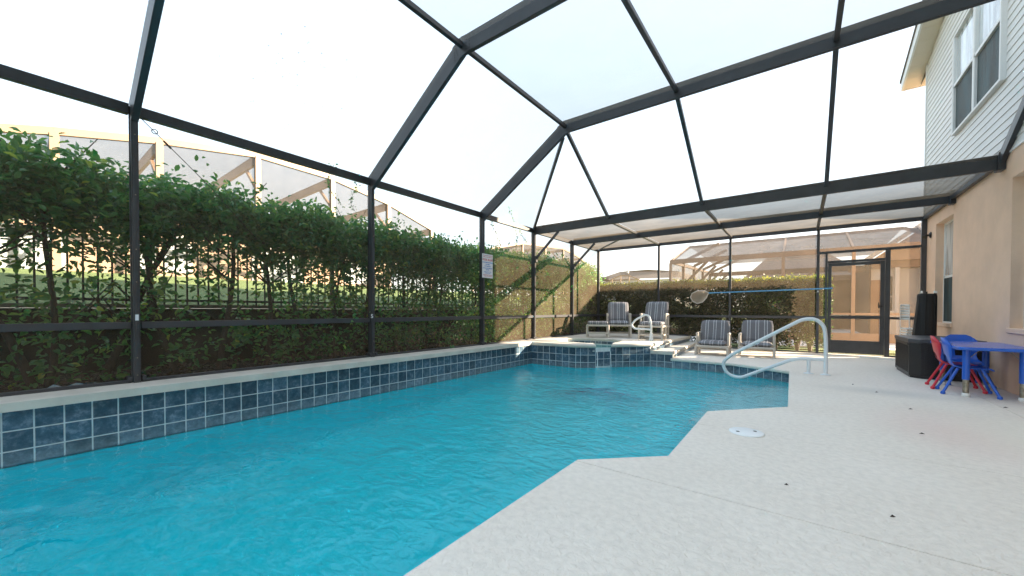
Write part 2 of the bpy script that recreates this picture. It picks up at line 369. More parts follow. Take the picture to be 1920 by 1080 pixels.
class MB:
    """collects shapes into one mesh"""
    def __init__(s): s.v = []; s.f = []; s.sm = []
    def add(s, vs, fs, smooth=False):
        k = len(s.v); s.v += [tuple(v) for v in vs]; s.f += [tuple(k + i for i in f) for f in fs]; s.sm += [smooth] * len(fs)
    def box(s, x0, x1, y0, y1, z0, z1):
        s.add([(x0, y0, z0), (x1, y0, z0), (x1, y1, z0), (x0, y1, z0), (x0, y0, z1), (x1, y0, z1), (x1, y1, z1), (x0, y1, z1)],
              [(0, 3, 2, 1), (4, 5, 6, 7), (0, 1, 5, 4), (1, 2, 6, 5), (2, 3, 7, 6), (3, 0, 4, 7)])
        return s
    def beam(s, p, q, w, h, up=(0, 0, 1)):
        """bar p->q, w across (perp. to up), h along up"""
        p, q, up = Vector(p), Vector(q), Vector(up); d = (q - p).normalized()
        a = d.cross(up).normalized(); b = a.cross(d).normalized()
        vs = [c + a * i * w / 2 + b * j * h / 2 for c in (p, q) for i, j in ((-1, -1), (1, -1), (1, 1), (-1, 1))]
        s.add(vs, [(0, 1, 2, 3), (7, 6, 5, 4), (0, 4, 5, 1), (1, 5, 6, 2), (2, 6, 7, 3), (3, 7, 4, 0)]); return s
    def tube(s, pts, r, n=10, cap=True):
        pts = [Vector(p) for p in pts]; k0 = len(s.v); rings = []
        rr = r if isinstance(r, (list, tuple)) else [r] * len(pts)
        ref = None
        for i, p in enumerate(pts):
            d = (pts[min(i + 1, len(pts) - 1)] - pts[max(i - 1, 0)]).normalized()
            if ref is None:
                ref = Vector((0, 0, 1)) if abs(d.z) < .9 else Vector((1, 0, 0))
            a = (ref - d * ref.dot(d)).normalized(); ref = a; b = d.cross(a)
            rings.append([p + (a * math.cos(2 * math.pi * j / n) + b * math.sin(2 * math.pi * j / n)) * rr[i] for j in range(n)])
        vs = [v for ring in rings for v in ring]
        fs = [(i * n + j, i * n + (j + 1) % n, (i + 1) * n + (j + 1) % n, (i + 1) * n + j) for i in range(len(pts) - 1) for j in range(n)]
        s.add(vs, fs, True)
        if cap:
            s.add(rings[0], [tuple(range(n - 1, -1, -1))]); s.add(rings[-1], [tuple(range(n))])
        return s
    def lathe(s, prof, c=(0, 0, 0), n=20):
        c = Vector(c); vs = []
        for r, z in prof: vs += [c + Vector((r * math.cos(2 * math.pi * j / n), r * math.sin(2 * math.pi * j / n), z)) for j in range(n)]
        fs = [(i * n + j, i * n + (j + 1) % n, (i + 1) * n + (j + 1) % n, (i + 1) * n + j) for i in range(len(prof) - 1) for j in range(n)]
        s.add(vs, fs, True); s.add(vs[:n], [tuple(range(n - 1, -1, -1))]); s.add(vs[-n:], [tuple(range(n))]); return s
    def quad(s, a, b, c, d): s.add([a, b, c, d], [(0, 1, 2, 3)]); return s
    def mesh(s, name, m=None, bevel=0.0):
        me = bpy.data.meshes.new(name); me.from_pydata(s.v, [], s.f); me.validate()
        me.polygons.foreach_set('use_smooth', s.sm[:len(me.polygons)] if len(s.sm) >= len(me.polygons) else [False] * len(me.polygons))
        if bevel:
            bm = bmesh.new(); bm.from_mesh(me)
            es = [e for e in bm.edges if len(e.link_faces) == 2 and e.calc_face_angle(0) > .5]
            bmesh.ops.bevel(bm, geom=es, offset=bevel, segments=1, profile=.5, affect='EDGES')
            bm.to_mesh(me); bm.free()
        if m: me.materials.append(m)
        return me
    def obj(s, name, m, parent=None, bevel=0.0, loc=None): return link(name, s.mesh(name, m, bevel), None, parent, loc)

def arc(pts, rad, n=5):
    """round the corners of a polyline"""
    out = [Vector(pts[0])]
    for i in range(1, len(pts) - 1):
        a, b, c = Vector(pts[i - 1]), Vector(pts[i]), Vector(pts[i + 1])
        r = min(rad, (a - b).length * .45, (c - b).length * .45)
        p, q = b + (a - b).normalized() * r, b + (c - b).normalized() * r
        out += [(p * (1 - t) ** 2 + b * 2 * t * (1 - t) + q * t * t) for t in [k / n for k in range(n + 1)]]
    out.append(Vector(pts[-1])); return out

def prism_bm(poly, z0, z1, bev=0.0, seg=3, bevel_where=None):
    bm = bmesh.new()
    vs = [bm.verts.new((x, y, z0)) for x, y in poly]
    f = bm.faces.new(vs); f.normal_update()
    if f.normal.z > 0: f.normal_flip()
    r = bmesh.ops.extrude_face_region(bm, geom=[f])
    up = [v for v in r['geom'] if isinstance(v, bmesh.types.BMVert)]
    for v in up: v.co.z = z1
    bm.normal_update()
    if bev:
        es = [e for e in bm.edges if abs(e.verts[0].co.z - e.verts[1].co.z) < 1e-6 and (bevel_where is None or (bevel_where(e.verts[0].co) and bevel_where(e.verts[1].co)))]
        bmesh.ops.bevel(bm, geom=es, offset=bev, segments=seg, profile=.5, affect='EDGES', clamp_overlap=True)
    return bm
def bm_obj(bm, name, m, parent=None, smooth=False):
    bmesh.ops.recalc_face_normals(bm, faces=bm.faces)
    me = bpy.data.meshes.new(name); bm.to_mesh(me); bm.free(); me.materials.append(m)
    if smooth: me.polygons.foreach_set('use_smooth', [True] * len(me.polygons))
    return link(name, me, None, parent)

def leaf_mesh(name, ctr, nrm, dirv, L, W, m, tone):
    """many 6-cornered folded leaves: centre, face normal, long axis"""
    n = len(ctr)
    dirv = dirv - nrm * np.sum(dirv * nrm, 1, keepdims=True); dirv /= np.linalg.norm(dirv, axis=1, keepdims=True) + 1e-9
    side = np.cross(nrm, dirv)
    L = L[:, None]; W = W[:, None]
    base = ctr - dirv * L * .5; tip = ctr + dirv * L * .5 - nrm * L * .12
    lift = nrm * W * .22
    v = np.stack([base, ctr - dirv * L * .18 + side * W * .42 + lift, ctr + dirv * L * .18 + side * W * .40 + lift, tip,
                  ctr + dirv * L * .18 - side * W * .40 + lift, ctr - dirv * L * .18 - side * W * .42 + lift], 1).reshape(-1, 3)
    me = bpy.data.meshes.new(name)
    me.vertices.add(len(v)); me.vertices.foreach_set('co', v.astype(np.float32).ravel())
    idx = np.arange(n)[:, None] * 6
    q = np.concatenate([idx + np.array([[0, 1, 2, 3]]), idx + np.array([[0, 3, 4, 5]])], 1).reshape(-1)
    me.loops.add(len(q)); me.loops.foreach_set('vertex_index', q.astype(np.int32))
    me.polygons.add(n * 2); me.polygons.foreach_set('loop_start', (np.arange(n * 2) * 4).astype(np.int32)); me.polygons.foreach_set('loop_total', np.full(n * 2, 4, np.int32))
    a = me.attributes.new('tone', 'FLOAT', 'POINT'); a.data.foreach_set('value', np.repeat(tone, 6).astype(np.float32))
    me.update(calc_edges=True); me.materials.append(m)
    return me
def unit(a): return a / (np.linalg.norm(a, axis=1, keepdims=True) + 1e-9)

def leaves_from_twigs(tw, per, spread, L, m, name, up=.35, tone=None, wr=.55):
    n = len(tw); c = np.repeat(tw, per, 0) + rng.normal(0, spread, (n * per, 3))
    out = unit(c - np.repeat(tw, per, 0) + 1e-6)
    nr = unit(rng.normal(0, .6, (n * per, 3)) + np.array([0, 0, up * 2]))
    Ls = L * rng.uniform(.6, 1.25, n * per)
    tn = np.clip(rng.normal(.38, .2, n * per) + (0 if tone is None else np.repeat(tone, per)), 0, 1)
    return leaf_mesh(name, c, nr, out + rng.normal(0, .3, (n * per, 3)), Ls, Ls * wr, m, tn)

# fixed frame positions
XL, XH = -4.946, 1.981                       # screen wall, house wall
YF = [-4.06, -1.66, 0.748, 3.203, 5.608, 7.407, 9.273, 10.977]   # frames
ZE, ZB, XB = 2.781, 3.964, -3.144            # eave height, upper height, left break
XP = [-1.389, 0.29]
ZC, ZW = 0.27, -0.19                          # raised coping, water

# ================================================================= SETTING
# ground: lawns round the pool yard (no sheet under the pool itself)
g = MB()
g.box(-60, 60, 11.5, 140, -.6, -.06); g.box(2.4, 60, -60, 11.5, -.6, -.06); g.box(-60, 2.4, -60, -3.6, -.6, -.06)
struct(g.obj('ground', M_GRASS))
# left neighbour's lawn, higher than the pool yard, rising away from the wall
lw = MB(); nx, ny = 16, 24; vs = []
for i in range(nx + 1):
    for j in range(ny + 1):
        x = -6.78 - 60 * (i / nx) ** 2; y = -30 + 100 * j / ny
        z = 1.0 + (1.93 - 1.0) * min(1, (-6.78 - x) / 7.0) + .02 * math.sin(3 * x + y)
        vs.append((x, y, z))
lw.add(vs, [(i * (ny + 1) + j, (i + 1) * (ny + 1) + j, (i + 1) * (ny + 1) + j + 1, i * (ny + 1) + j + 1) for i in range(nx) for j in range(ny)], True)
struct(lw.obj('lawn', M_GRASS))
sb = MB(); sb.box(-6.6, -4.985, -3.6, 11.5, -.5, .20); struct(sb.obj('planting_bed', M_SOIL))
sb = MB(); sb.box(-4.98, 2.4, 11.02, 11.5, -.5, -.02); struct(sb.obj('ground_strip', M_SOIL))

# pool outline: deck edge (seen) and wall 3 cm behind it
EDGE = [(-1.14, -3.4), (-1.135, 2.2), (-.69, 2.62), (-.70, 4.01), (-.09, 4.69), (-.13, 7.46), (-.60, 7.74), (-.95, 7.91), (-2.02, 7.97)]
WALL = [(-1.11, -3.4), (-1.105, 2.19), (-.66, 2.61), (-.67, 4.0), (-.06, 4.67), (-.10, 7.49), (-.59, 7.78), (-.95, 7.95), (-2.02, 8.0), (-2.45, 7.98), (-3.055, 7.36), (-3.24, 7.08), (-3.57, 6.87), (-4.6, 6.82), (-4.6, -3.4)]
basin = MB()
zf = lambda y: -1.15 - max(0, 6 - y) * .09
n = len(WALL)
basin.add([(x, y, .0) for x, y in WALL] + [(x, y, zf(y)) for x, y in WALL], [(i, (i + 1) % n, n + (i + 1) % n, n + i) for i in range(n)])
basin.v = [(x, y, (-.045 if z == 0 and i < 8 or i == 14 else z)) for i, (x, y, z) in enumerate(basin.v)]
basin.v = [(x, y, -.22 if (k < n) else z) for k, (x, y, z) in enumerate(basin.v)]
basin.add([(x, y, zf(y)) for x, y in WALL], [tuple(range(n - 1, -1, -1))])
pb = struct(basin.obj('pool_basin', M_PLASTER))
# wall band behind the tiles (grout shows between them)
band = MB()
tops = {8: .065, 9: .205, 10: .205, 11: .13, 12: .205, 13: .205}
for i in range(n):
    a, b = WALL[i], WALL[(i + 1) % n]
    zt = tops.get(i, -.045)
    if i == 13: zt = .205
    if i == 14: continue
    band.quad((*a, -.26), (*b, -.26), (*b, zt), (*a, zt))
struct(band.obj('pool_waterline_band', M_GROUT))
# entry steps in the alcove under the handrail
st = MB()
for k, (xx, zz) in enumerate(((-.42, -.42), (-.74, -.66), (-1.06, -.90))):
    st.box(xx, -.07 - .002 * k, 4.9 - .25 * k * 0, 7.3, -1.25, zz)
struct(st.obj('pool_entry_step', M_STEP))
# water body
wbm = prism_bm([(x + (.01 if x > -1.5 else -.01 if x < -4 else 0), y + (.01 if y > 6 else -.01 if y < -3 else 0)) for x, y in WALL], zf(-3.4) - .05, ZW)
wt = bm_obj(wbm, 'pool_water', M_WATER); struct(wt)

# deck, split at its sawn joints
cells_x = [(-2.4, 1.6), (1.6, 1.979)]
cells_y = [(-3.4, 2.17), (2.17, 3.5), (3.5, 11.02)]
deck_poly = [(XH - .002, -3.4)] + [(XH - .002, 11.02), (-2.2, 11.02), (-2.06, 8.0)] + EDGE[::-1]
deck = empty('pool_deck', 'pool deck', 'deck'); del deck['label'], deck['category']; struct(deck)
cut = .003
for iy, (y0, y1) in enumerate(cells_y):
    for x0, x1 in ((-2.4, 1.98),) if iy < 2 else cells_x:
        bm = prism_bm(deck_poly, -.055, 0, .020, 3, lambda c: c.x < 1.9 and c.y < 10 and not (c.x < -2 and c.y > 7.99))
        for co, no in (((0, y0 + cut, 0), (0, -1, 0)), ((0, y1 - cut, 0), (0, 1, 0)), ((x0 + cut, 0, 0), (-1, 0, 0)), ((x1 - cut, 0, 0), (1, 0, 0))):
            gm = bm.verts[:] + bm.edges[:] + bm.faces[:]
            r = bmesh.ops.bisect_plane(bm, geom=gm, plane_co=co, plane_no=no, clear_outer=True)
            eds = [e for e in r['geom_cut'] if isinstance(e, bmesh.types.BMEdge)]
            if eds:
                bmesh.ops.triangle_fill(bm, edges=eds, use_beauty=True)
        bm_obj(bm, 'deck_slab', M_DECK, deck)
ub = MB(); ub.box(-2.0, 2.3, 8.05, 11.02, -.5, -.06); ub.box(.0, 2.3, -3.4, 8.05, -.5, -.06); ub.box(-.6, 0, -3.4, 3.9, -.5, -.06); ub.box(-1.05, -.6, -3.4, 2.1, -.5, -.06)
ub.obj('slab_base', M_DARKHOLE, deck)

# raised spa deck with coping, one outline with the spillway notch leading into the spa
spa_c = Vector((-3.85, 8.05)); ra = .70 / math.cos(R(22.5))
octa = [(spa_c.x + ra * math.cos(R(22.5 + 45 * k)), spa_c.y + ra * math.sin(R(22.5 + 45 * k))) for k in range(8)]
# octa vertices: 0 (22.5deg) 1 67.5 2 112.5 3 157.5 4 202.5 5 247.5 6 292.5 7 337.5
nA = (-3.205, 7.03); nB = (-3.02, 7.335)   # notch corners on the outer edge (coping overhang)
inA = (octa[6][0] + .12, octa[6][1] + .06); inB = (octa[7][0], octa[7][1] - .05)
raised = [(-4.985, -3.4), (-4.555, -3.4), (-4.555, 6.775), (-3.555, 6.825), nA, inA, octa[6], octa[5], octa[4], octa[3], octa[2], octa[1], octa[0], inB, nB,
          (-2.42, 7.945), (-2.36, 9.2), (-2.33, 11.02), (-4.985, 11.02)]
bm = prism_bm(raised, .205, ZC, .028, 4, lambda c: c.y < 11 and c.x > -4.97 and c.y > -3.3)
rd = struct(bm_obj(bm, 'raised_spa_deck', M_COPING, smooth=False))
# mass of the raised part below the coping
rb = MB()
rb.box(-4.985, -4.602, -3.4, 6.8, -.5, .204); 
struct(rb.obj('raised_bed_wall', M_GROUT))
rbm = [(-4.985, 6.81), (-4.6, 6.83), (-3.57, 6.88), (-3.30, 7.06), (octa[6][0] + .02, octa[6][1]), octa[5], octa[4], octa[3], octa[2], octa[1], octa[0], (octa[7][0], octa[7][1] + .02), (-3.035, 7.385), (-2.455, 7.985), (-2.40, 11.0), (-4.985, 11.0)]
struct(bm_obj(prism_bm(rbm, -.5, .2035), 'raised_deck_core', M_GROUT))
spf = MB(); spf.lathe([(.75, -.55), (.75, -.50)], (spa_c.x, spa_c.y, 0), 16); struct(spf.obj('spa_basin_floor', M_PLASTER))
swp = [(x, y) for x, y in octa]
sw = bm_obj(prism_bm([(spa_c.x + (x - spa_c.x) * 1.01, spa_c.y + (y - spa_c.y) * 1.01) for x, y in octa], .09, .115), 'spa_water', mat('spa_water_surface', (.10, .42, .42), .05, var=.2, scale=4, bump=.3, bscale=9, spec=.6)); struct(sw)
# spillway weir lip
wr = [(-3.275, 7.02), (-3.03, 7.47), inB, octa[6]]
weir = bm_obj(prism_bm(wr, .125, .150, .008, 2), 'spillway_lip', mat('wet_white_weir', (.45, .55, .55), .15, var=.1)); struct(weir)
# low step between raised deck and pool deck
stepp = [(-2.43, 7.945), (-2.01, 7.955), (-2.02, 8.2), (-2.13, 11.0), (-2.335, 11.0), (-2.385, 8.6)]
so = struct(bm_obj(prism_bm(stepp, .065, .13, .022, 3, lambda c: c.y < 10.9 and c.x > -2.3 or c.y < 8), 'deck_step', M_COPING))
struct(bm_obj(prism_bm([(-2.44, 7.985), (-2.04, 8.01), (-2.05, 8.2), (-2.16, 11.0), (-2.39, 11.0)], -.05, .0645), 'deck_step_core', M_GROUT))

# ---- waterline tiles: every tile an object
TP = .1485
def tile_mesh(w, h):
    b = MB(); b.box(-w / 2, w / 2, -.0035, .002, -h / 2, h / 2); return b.mesh('tile', M_TILE, .0016)
T_FULL = tile_mesh(TP - .0095, TP - .0095)
tile_cache = {}
def tiles_along(p0, p1, ztop, rows, parent, height=None):
    p0, p1 = Vector(p0), Vector(p1); L = (p1 - p0).length; d = (p1 - p0).normalized()
    nrm = Vector((-d.y, d.x)) # towards the water
    ang = math.atan2(d.y, d.x) + math.pi
    s = 0.0
    while s < L - .012:
        w = min(TP, L - s)
        hh = height or TP
        for r in range(rows):
            if w > TP - .01 and not height: me = T_FULL
            else:
                key = (round(w, 2), round(hh, 3))
                me = tile_cache.setdefault(key, None) or tile_mesh(max(.012, w - .0095), hh - .0095); tile_cache[key] = me
            o = link('tile', me, None, parent)
            c = p0 + d * (s + w / 2)
            o.location = (c.x, c.y, ztop - hh / 2 - r * hh)
            o.rotation_euler = (0, 0, ang)
        s += TP
# left raised wall, running away from the camera
bw = bpy.data.objects['raised_bed_wall']
tiles_along((-4.6, 6.82), (-4.6, -.42), .205, 3, bw)
core = bpy.data.objects['raised_deck_core']
tiles_along((-3.57, 6.87), (-4.6, 6.82), .205, 3, core)
tiles_along((-3.24, 7.08), (-3.57, 6.87), .205, 3, core)
tiles_along((-3.055, 7.36), (-3.24, 7.08), .124, 2, core)
tiles_along((-2.45, 7.98), (-3.055, 7.36), .205, 3, core)
tiles_along((-2.02, 8.0), (-2.45, 7.98), .065, 2, bpy.data.objects['deck_step_core'])
pbn = bpy.data.objects['pool_waterline_band']
for i in (1, 2, 3, 4, 5, 6, 7):
    tiles_along(WALL[i], WALL[i + 1], -.047, 1, pbn)
tiles_along((-2.36, 11.0), (-2.36, 7.95), .205, 1, core, .072)
tiles_along((-2.10, 10.9), (-2.015, 8.2), .062, 1, bpy.data.objects['deck_step_core'], .06)
# spa inner tiles seen through the spillway
for k in (0, 1, 2):
    a, b = octa[(k) % 8], octa[(k + 1) % 8]
    tiles_along(a, b, .20, 1, core, .075)

# retaining wall on the left, carrying the picket fence
rw = MB(); rw.box(-6.78, -6.6, -6, 16, -.3, .96); wallo = tag(rw.obj('retaining_wall', M_STUCCO_L), 'retaining wall darkened in colour for the shade behind the long leafy hedge', 'wall')
cp = MB(); cp.box(-6.82, -6.56, -6, 16, .962, 1.01); cp.obj('wall_cap', mat('stained_cap_concrete', (.22, .19, .16), .9, var=.4, scale=4, bump=.4, bscale=30), wallo)

# picket fence
fen = empty('picket_fence', 'black metal picket fence on the retaining wall behind the leafy hedge', 'fence', (-6.68, 0, 1.01))
for z in (.055, 1.12, 1.27):
    b = MB(); b.box(-.014, .014, -6, 16, z - .016, z + .016); b.obj('rail', M_IRON, fen)
pk = MB(); pk.box(-.009, .009, -.009, .009, .0, 1.36); pk = pk.mesh('picket', M_IRON)
y = -1.2
while y < 15.9:
    o = link('picket', pk, None, fen, (0.024, y, 0)); y += .118
for y in (-1.26, 1.14, 3.54, 5.94, 8.34, 10.74, 13.1):
    b = MB(); b.box(-.03, .03, y - .03, y + .03, 0, 1.42); b.obj('post', M_IRON, fen)

# ================================================================= SCREEN ENCLOSURE
enc = empty('screen_enclosure', 'dark bronze aluminium pool cage with insect screens standing over the pool and deck', 'pool cage')
def bar(name, p, q, w, h, up=(0, 0, 1), par=enc, m=M_BRONZE):
    b = MB(); b.beam(p, q, w, h, up); return b.obj(name, m, par, .003)
# left posts: ribbed channel pair
for i, y in enumerate(YF[:7]):
    b = MB()
    zt = ZE + .03
    b.box(XL - .05, XL + .05, y - .025, y + .025, ZC, zt)
    b.box(XL - .012, XL + .012, y - .032, y - .0255, ZC, zt); b.box(XL + .0505, XL + .057, y - .012, y + .012, ZC, zt)
    po = b.obj('post', M_BRONZE, enc, .002)
    sc = MB()
    for z in (.34, .5, 1.2, 1.5, 2.0, 2.55): sc.lathe([(.006, 0), (.004, .003)], (0, 0, 0), 6); sc.v = sc.v[:-24] + [(XL + .057 + v[2], y + v[0], z + v[1]) for v in sc.v[-24:]]
    so2 = sc.obj('screw', M_GALV, po); so2['kind'] = 'stuff'
    # foot bracket
    for ya, yb in ((y - .06, y - .034), (y + .034, y + .06)):
        ft = MB(); ft.box(XL - .056, XL + .063, ya, yb, ZC + .027, ZC + .06); ft.obj('foot_bracket', M_BRONZE, po)
b = MB(); b.box(XL - .035, XL + .035, YF[7] - .035, YF[7] + .035, ZC, ZE); b.obj('post', M_BRONZE, enc, .002)
# eave beam, chair rail, sole rail in bays
for i in range(7):
    y0, y1 = YF[i] + .034, YF[i + 1] - .034
    if i == 6: y1 = YF[7] - .037
    bar('eave_beam', (XL, y0, ZE), (XL, y1, ZE), .055, .095)
    bar('chair_rail', (XL, y0, .80), (XL, y1, .80), .05, .062)
    bar('sole_rail', (XL, y0, ZC + .0135), (XL, y1, ZC + .0135), .055, .026)
# transverse frames Y0..Y2 (and two behind the camera)
for y in YF[:5]:
    bar('sloping_beam', (XL, y, ZE - .03), (XB, y, ZB - .02), .052, .20)
    bar('cross_beam', (XB - .02, y, ZB), (XH, y, ZB), .052, .20)
    gp = MB()
    gp.add([(XB + dx, y - .0275, ZB + dz) for dx, dz in ((-.13, -.16), (.06, -.115), (.20, -.09), (.20, .09), (.02, .10), (-.12, .03))], [(0, 1, 2, 3, 4, 5)])
    gpo = gp.obj('gusset_plate', M_BRONZE, enc)
    sc = MB()
    for k in range(5):
        for (dx, dz) in ((.15, -.07 + .035 * k), (.10, -.07 + .035 * k), (-.03 - .012 * k, -.09 + .03 * k), (-.075 - .004 * k, -.13 + .03 * k)):
            sc.box(XB + dx - .005, XB + dx + .005, y - .031, y - .028, ZB + dz - .005, ZB + dz + .005)
    q = sc.obj('screw', M_BRONZE_D, gpo); q['kind'] = 'stuff'
    sc = MB()
    for k in range(4):
        for dx in (-.03, .015): sc.box(XL + dx, XL + dx + .01, y - .030, y - .027, ZE - .16 + .045 * k, ZE - .15 + .045 * k)
    q = sc.obj('screw', M_BRONZE_D, gpo); q['kind'] = 'stuff'
# beams at eave height at the far end
bar('cross_beam', (XL + .055, YF[5], ZE), (XH, YF[5], ZE), .052, .185)
bar('cross_beam', (XL + .055, YF[6], ZE), (XH, YF[6], ZE), .052, .17)
bar('cross_beam', (XL + .038, YF[7], ZE), (XH - .05, YF[7], ZE), .052, .085)
# purlins in bays
def pbays(x):
    for i in range(4):
        bar('purlin', (x, YF[i] + .028, ZB), (x, YF[i + 1] - .028, ZB), .05, .055)
pbays(XB + .03)
for x in XP: pbays(x)
for x in [XB + .03] + XP:
    bar('hip_purlin', (x, YF[4] + .028, ZB - .06), (x, YF[5] - .028, ZE + .03), .05, .055)
bar('hip_rafter', (XB - .04, YF[4] + .035, ZB - .14), (XL + .02, YF[5] - .03, ZE + .02), .05, .055)
bar('wall_rafter', (XH - .028, YF[4], ZB + .05), (XH - .028, YF[5] - .03, ZE + .02), .05, .12)
for x in [XB] + XP:
    bar('purlin', (x, YF[5] + .028, ZE), (x, YF[6] - .028, ZE), .05, .052)
    bar('purlin', (x, YF[6] + .028, ZE), (x, YF[7] - .028, ZE), .05, .052)
bar('wind_brace', (XL + .05, YF[7] - .05, ZE + .01), (XB - .3, YF[6] + .03, ZE + .01), .03, .03)
bar('gutter_beam', (XH - .03, YF[5] + .03, ZE + .02), (XH - .03, YF[6] - .03, ZE + .02), .055, .10)
bar('gutter_beam', (XH - .03, YF[6] + .03, ZE + .02), (XH - .03, YF[7] - .03, ZE + .02), .055, .10)
for y in YF[5:7]:
    e = MB(); e.box(XH - .062, XH - .001, y - .075, y + .075, ZE - .105, ZE + .115); e.obj('beam_bracket', M_BRONZE, enc, .004)
# knee braces with small pads
for y in (YF[5], YF[6]):
    bar('knee_brace', (XL + .05, y, 2.12), (XL + .66, y, ZE - .09), .04, .05)
    e = MB(); e.box(XL + .051, XL + .10, y - .05, y + .03, 2.05, 2.19); e.obj('brace_pad', M_BRONZE, enc, .004)
# far wall posts and rails
fx = [XL, -3.15, -1.41, .31]
for x in fx[1:]:
    b = MB(); b.box(x - .026, x + .026, YF[7] - .028, YF[7] + .028, (ZC if x < -2.4 else .001), ZE - .045); b.obj('post', M_BRONZE, enc, .002)
b = MB(); b.box(XH - .075, XH - .003, YF[7] - .035, YF[7] + .035, .001, ZE + .04); b.obj('post', M_BRONZE, enc, .002)
for a, b_ in ((XL + .037, -3.178), (-3.122, -1.438), (-1.382, .282), (.338, .435)):
    bar('chair_rail', (a, YF[7], .80), (b_, YF[7], .80), .05, .062)
    zz = ZC if a < -3.2 else .0
    if zz == 0 and a < -2.4:
        bar('sole_rail', (a, YF[7], ZC + .014), (-2.36, YF[7], ZC + .014), .05, .026); bar('sole_rail', (-2.30, YF[7], .018), (b_, YF[7], .018), .05, .026)
    else: bar('sole_rail', (a, YF[7], zz + .018), (b_, YF[7], zz + .018), .05, .026)
# door side: transom header, jambs
bar('header_rail', (.338, YF[7], 2.235), (XH - .077, YF[7], 2.235), .05, .05)
for x, w in ((.455, .04), (1.435, .075)):
    b = MB(); b.box(x - w / 2, x + w / 2, YF[7] - .03, YF[7] + .03, .001, 2.208); b.obj('door_jamb', M_BRONZE, enc, .002)
bar('door_head', (.478, YF[7], 2.02), (1.395, YF[7], 2.02), .05, .05)
bar('chair_rail', (1.475, YF[7], .80), (XH - .077, YF[7], .80), .05, .05)
bar('sole_rail', (1.475, YF[7], .018), (XH - .077, YF[7], .018), .05, .03)
# screen door
yd = YF[7] - .005
dr = MB()
dr.box(.482, .545, yd - .016, yd + .016, .03, 1.99); dr.box(1.325, 1.392, yd - .016, yd + .016, .03, 1.99)
dr.box(.5455, 1.3245, yd - .015, yd + .015, 1.925, 1.99); dr.box(.5455, 1.3245, yd - .015, yd + .015, .78, .845); dr.box(.5455, 1.3245, yd - .015, yd + .015, .03, .07); dr.box(.5455, 1.3245, yd - .015, yd + .015, .27, .31)
door = dr.obj('screen_door', M_BRONZE, enc, .003)
k = MB(); k.box(.546, 1.324, yd - .008, yd + .008, .0705, .2695); k.obj('kick_plate', M_BRONZE, door)
k = MB(); k.beam((1.30, yd - .05, 1.0), (1.30, yd - .05, 1.12), .02, .02, (0, 1, 0)); k.box(1.29, 1.36, yd - .05, yd - .016, 1.03, 1.06); k.obj('door_handle', M_BLACKFIX, door)
k = MB(); k.tube([(.52, yd - .03, .845), (.83, yd - .05, .852)], .012, 8); k.obj('door_closer', M_GALV, door)
k = MB(); k.quad((.546, yd, .31), (1.324, yd, .31), (1.324, yd, .78), (.546, yd, .78)); k.quad((.546, yd, .845), (1.324, yd, .845), (1.324, yd, 1.925), (.546, yd, 1.925)); k.obj('door_screen', M_SCREEN, door)
# insect screens, one per opening
def panel(*p):
    b = MB(); b.quad(*p); return b.obj('screen_panel', M_SCREEN, enc)
for i in range(7):
    y0, y1 = YF[i] + .02, YF[i + 1] - .02; x = XL - .015
    panel((x, y0, ZC + .01), (x, y1, ZC + .01), (x, y1, .79), (x, y0, .79))
    panel((x, y0, .81), (x, y1, .81), (x, y1, ZE), (x, y0, ZE))
for i in range(4):
    y0, y1 = YF[i] + .02, YF[i + 1] - .02
    panel((XL, y0, ZE + .04), (XL, y1, ZE + .04), (XB, y1, ZB + .03), (XB, y0, ZB + .03))
    xs = [XB] + XP + [XH]
    for a, b_ in zip(xs, xs[1:]):
        panel((a + .02, y0, ZB + .03), (b_ - .02, y0, ZB + .03), (b_ - .02, y1, ZB + .03), (a + .02, y1, ZB + .03))
xs = [XB] + XP + [XH - .03]
for a, b_ in zip(xs, xs[1:]):
    panel((a + .02, YF[4] + .02, ZB - .03), (b_ - .02, YF[4] + .02, ZB - .03), (b_ - .02, YF[5] - .02, ZE + .05), (a + .02, YF[5] - .02, ZE + .05))
b = MB(); b.add([(XB, YF[4] + .02, ZB - .03), (XB, YF[5] - .02, ZE + .05), (XL, YF[5] - .02, ZE + .05)], [(0, 1, 2)]); b.obj('screen_panel', M_SCREEN, enc)
b = MB(); b.add([(XB, YF[4] + .02, ZB - .03), (XL, YF[5] - .02, ZE + .05), (XL, YF[4] + .02, ZE + .05)], [(0, 1, 2)]); b.obj('screen_panel', M_SCREEN, enc)
xs = [XL, XB] + XP + [XH - .03]
for j in (5, 6):
    for a, b_ in zip(xs, xs[1:]):
        # a little sag in the flat roof screens
        nx_, ny_ = 6, 5; b = MB(); vs = []
        for u in range(nx_ + 1):
            for v in range(ny_ + 1):
                fu, fv = u / nx_, v / ny_
                vs.append((a + .02 + (b_ - a - .04) * fu, YF[j] + .02 + (YF[j + 1] - YF[j] - .04) * fv, ZE + .03 - .018 * math.sin(math.pi * fu) * math.sin(math.pi * fv)))
        b.add(vs, [(u * (ny_ + 1) + v, (u + 1) * (ny_ + 1) + v, (u + 1) * (ny_ + 1) + v + 1, u * (ny_ + 1) + v + 1) for u in range(nx_) for v in range(ny_)], True)
        b.obj('screen_panel', M_SCREEN, enc)
yw = YF[7] + .01
for a, b_ in ((XL + .03, -3.17), (-3.13, -1.43), (-1.39, .29)):
    panel((a, yw, .01 if a > -3 else ZC), (b_, yw, .01 if a > -3 else ZC), (b_, yw, .79), (a, yw, .79)); panel((a, yw, .81), (b_, yw, .81), (b_, yw, ZE), (a, yw, ZE))
panel((.33, yw, .01), (.44, yw, .01), (.44, yw, 2.22), (.33, yw, 2.22))
panel((.33, yw, 2.25), (XH - .08, yw, 2.25), (XH - .08, yw, ZE), (.33, yw, ZE))
panel((.478, yw, 2.04), (1.395, yw, 2.04), (1.395, yw, 2.22), (.478, yw, 2.22))
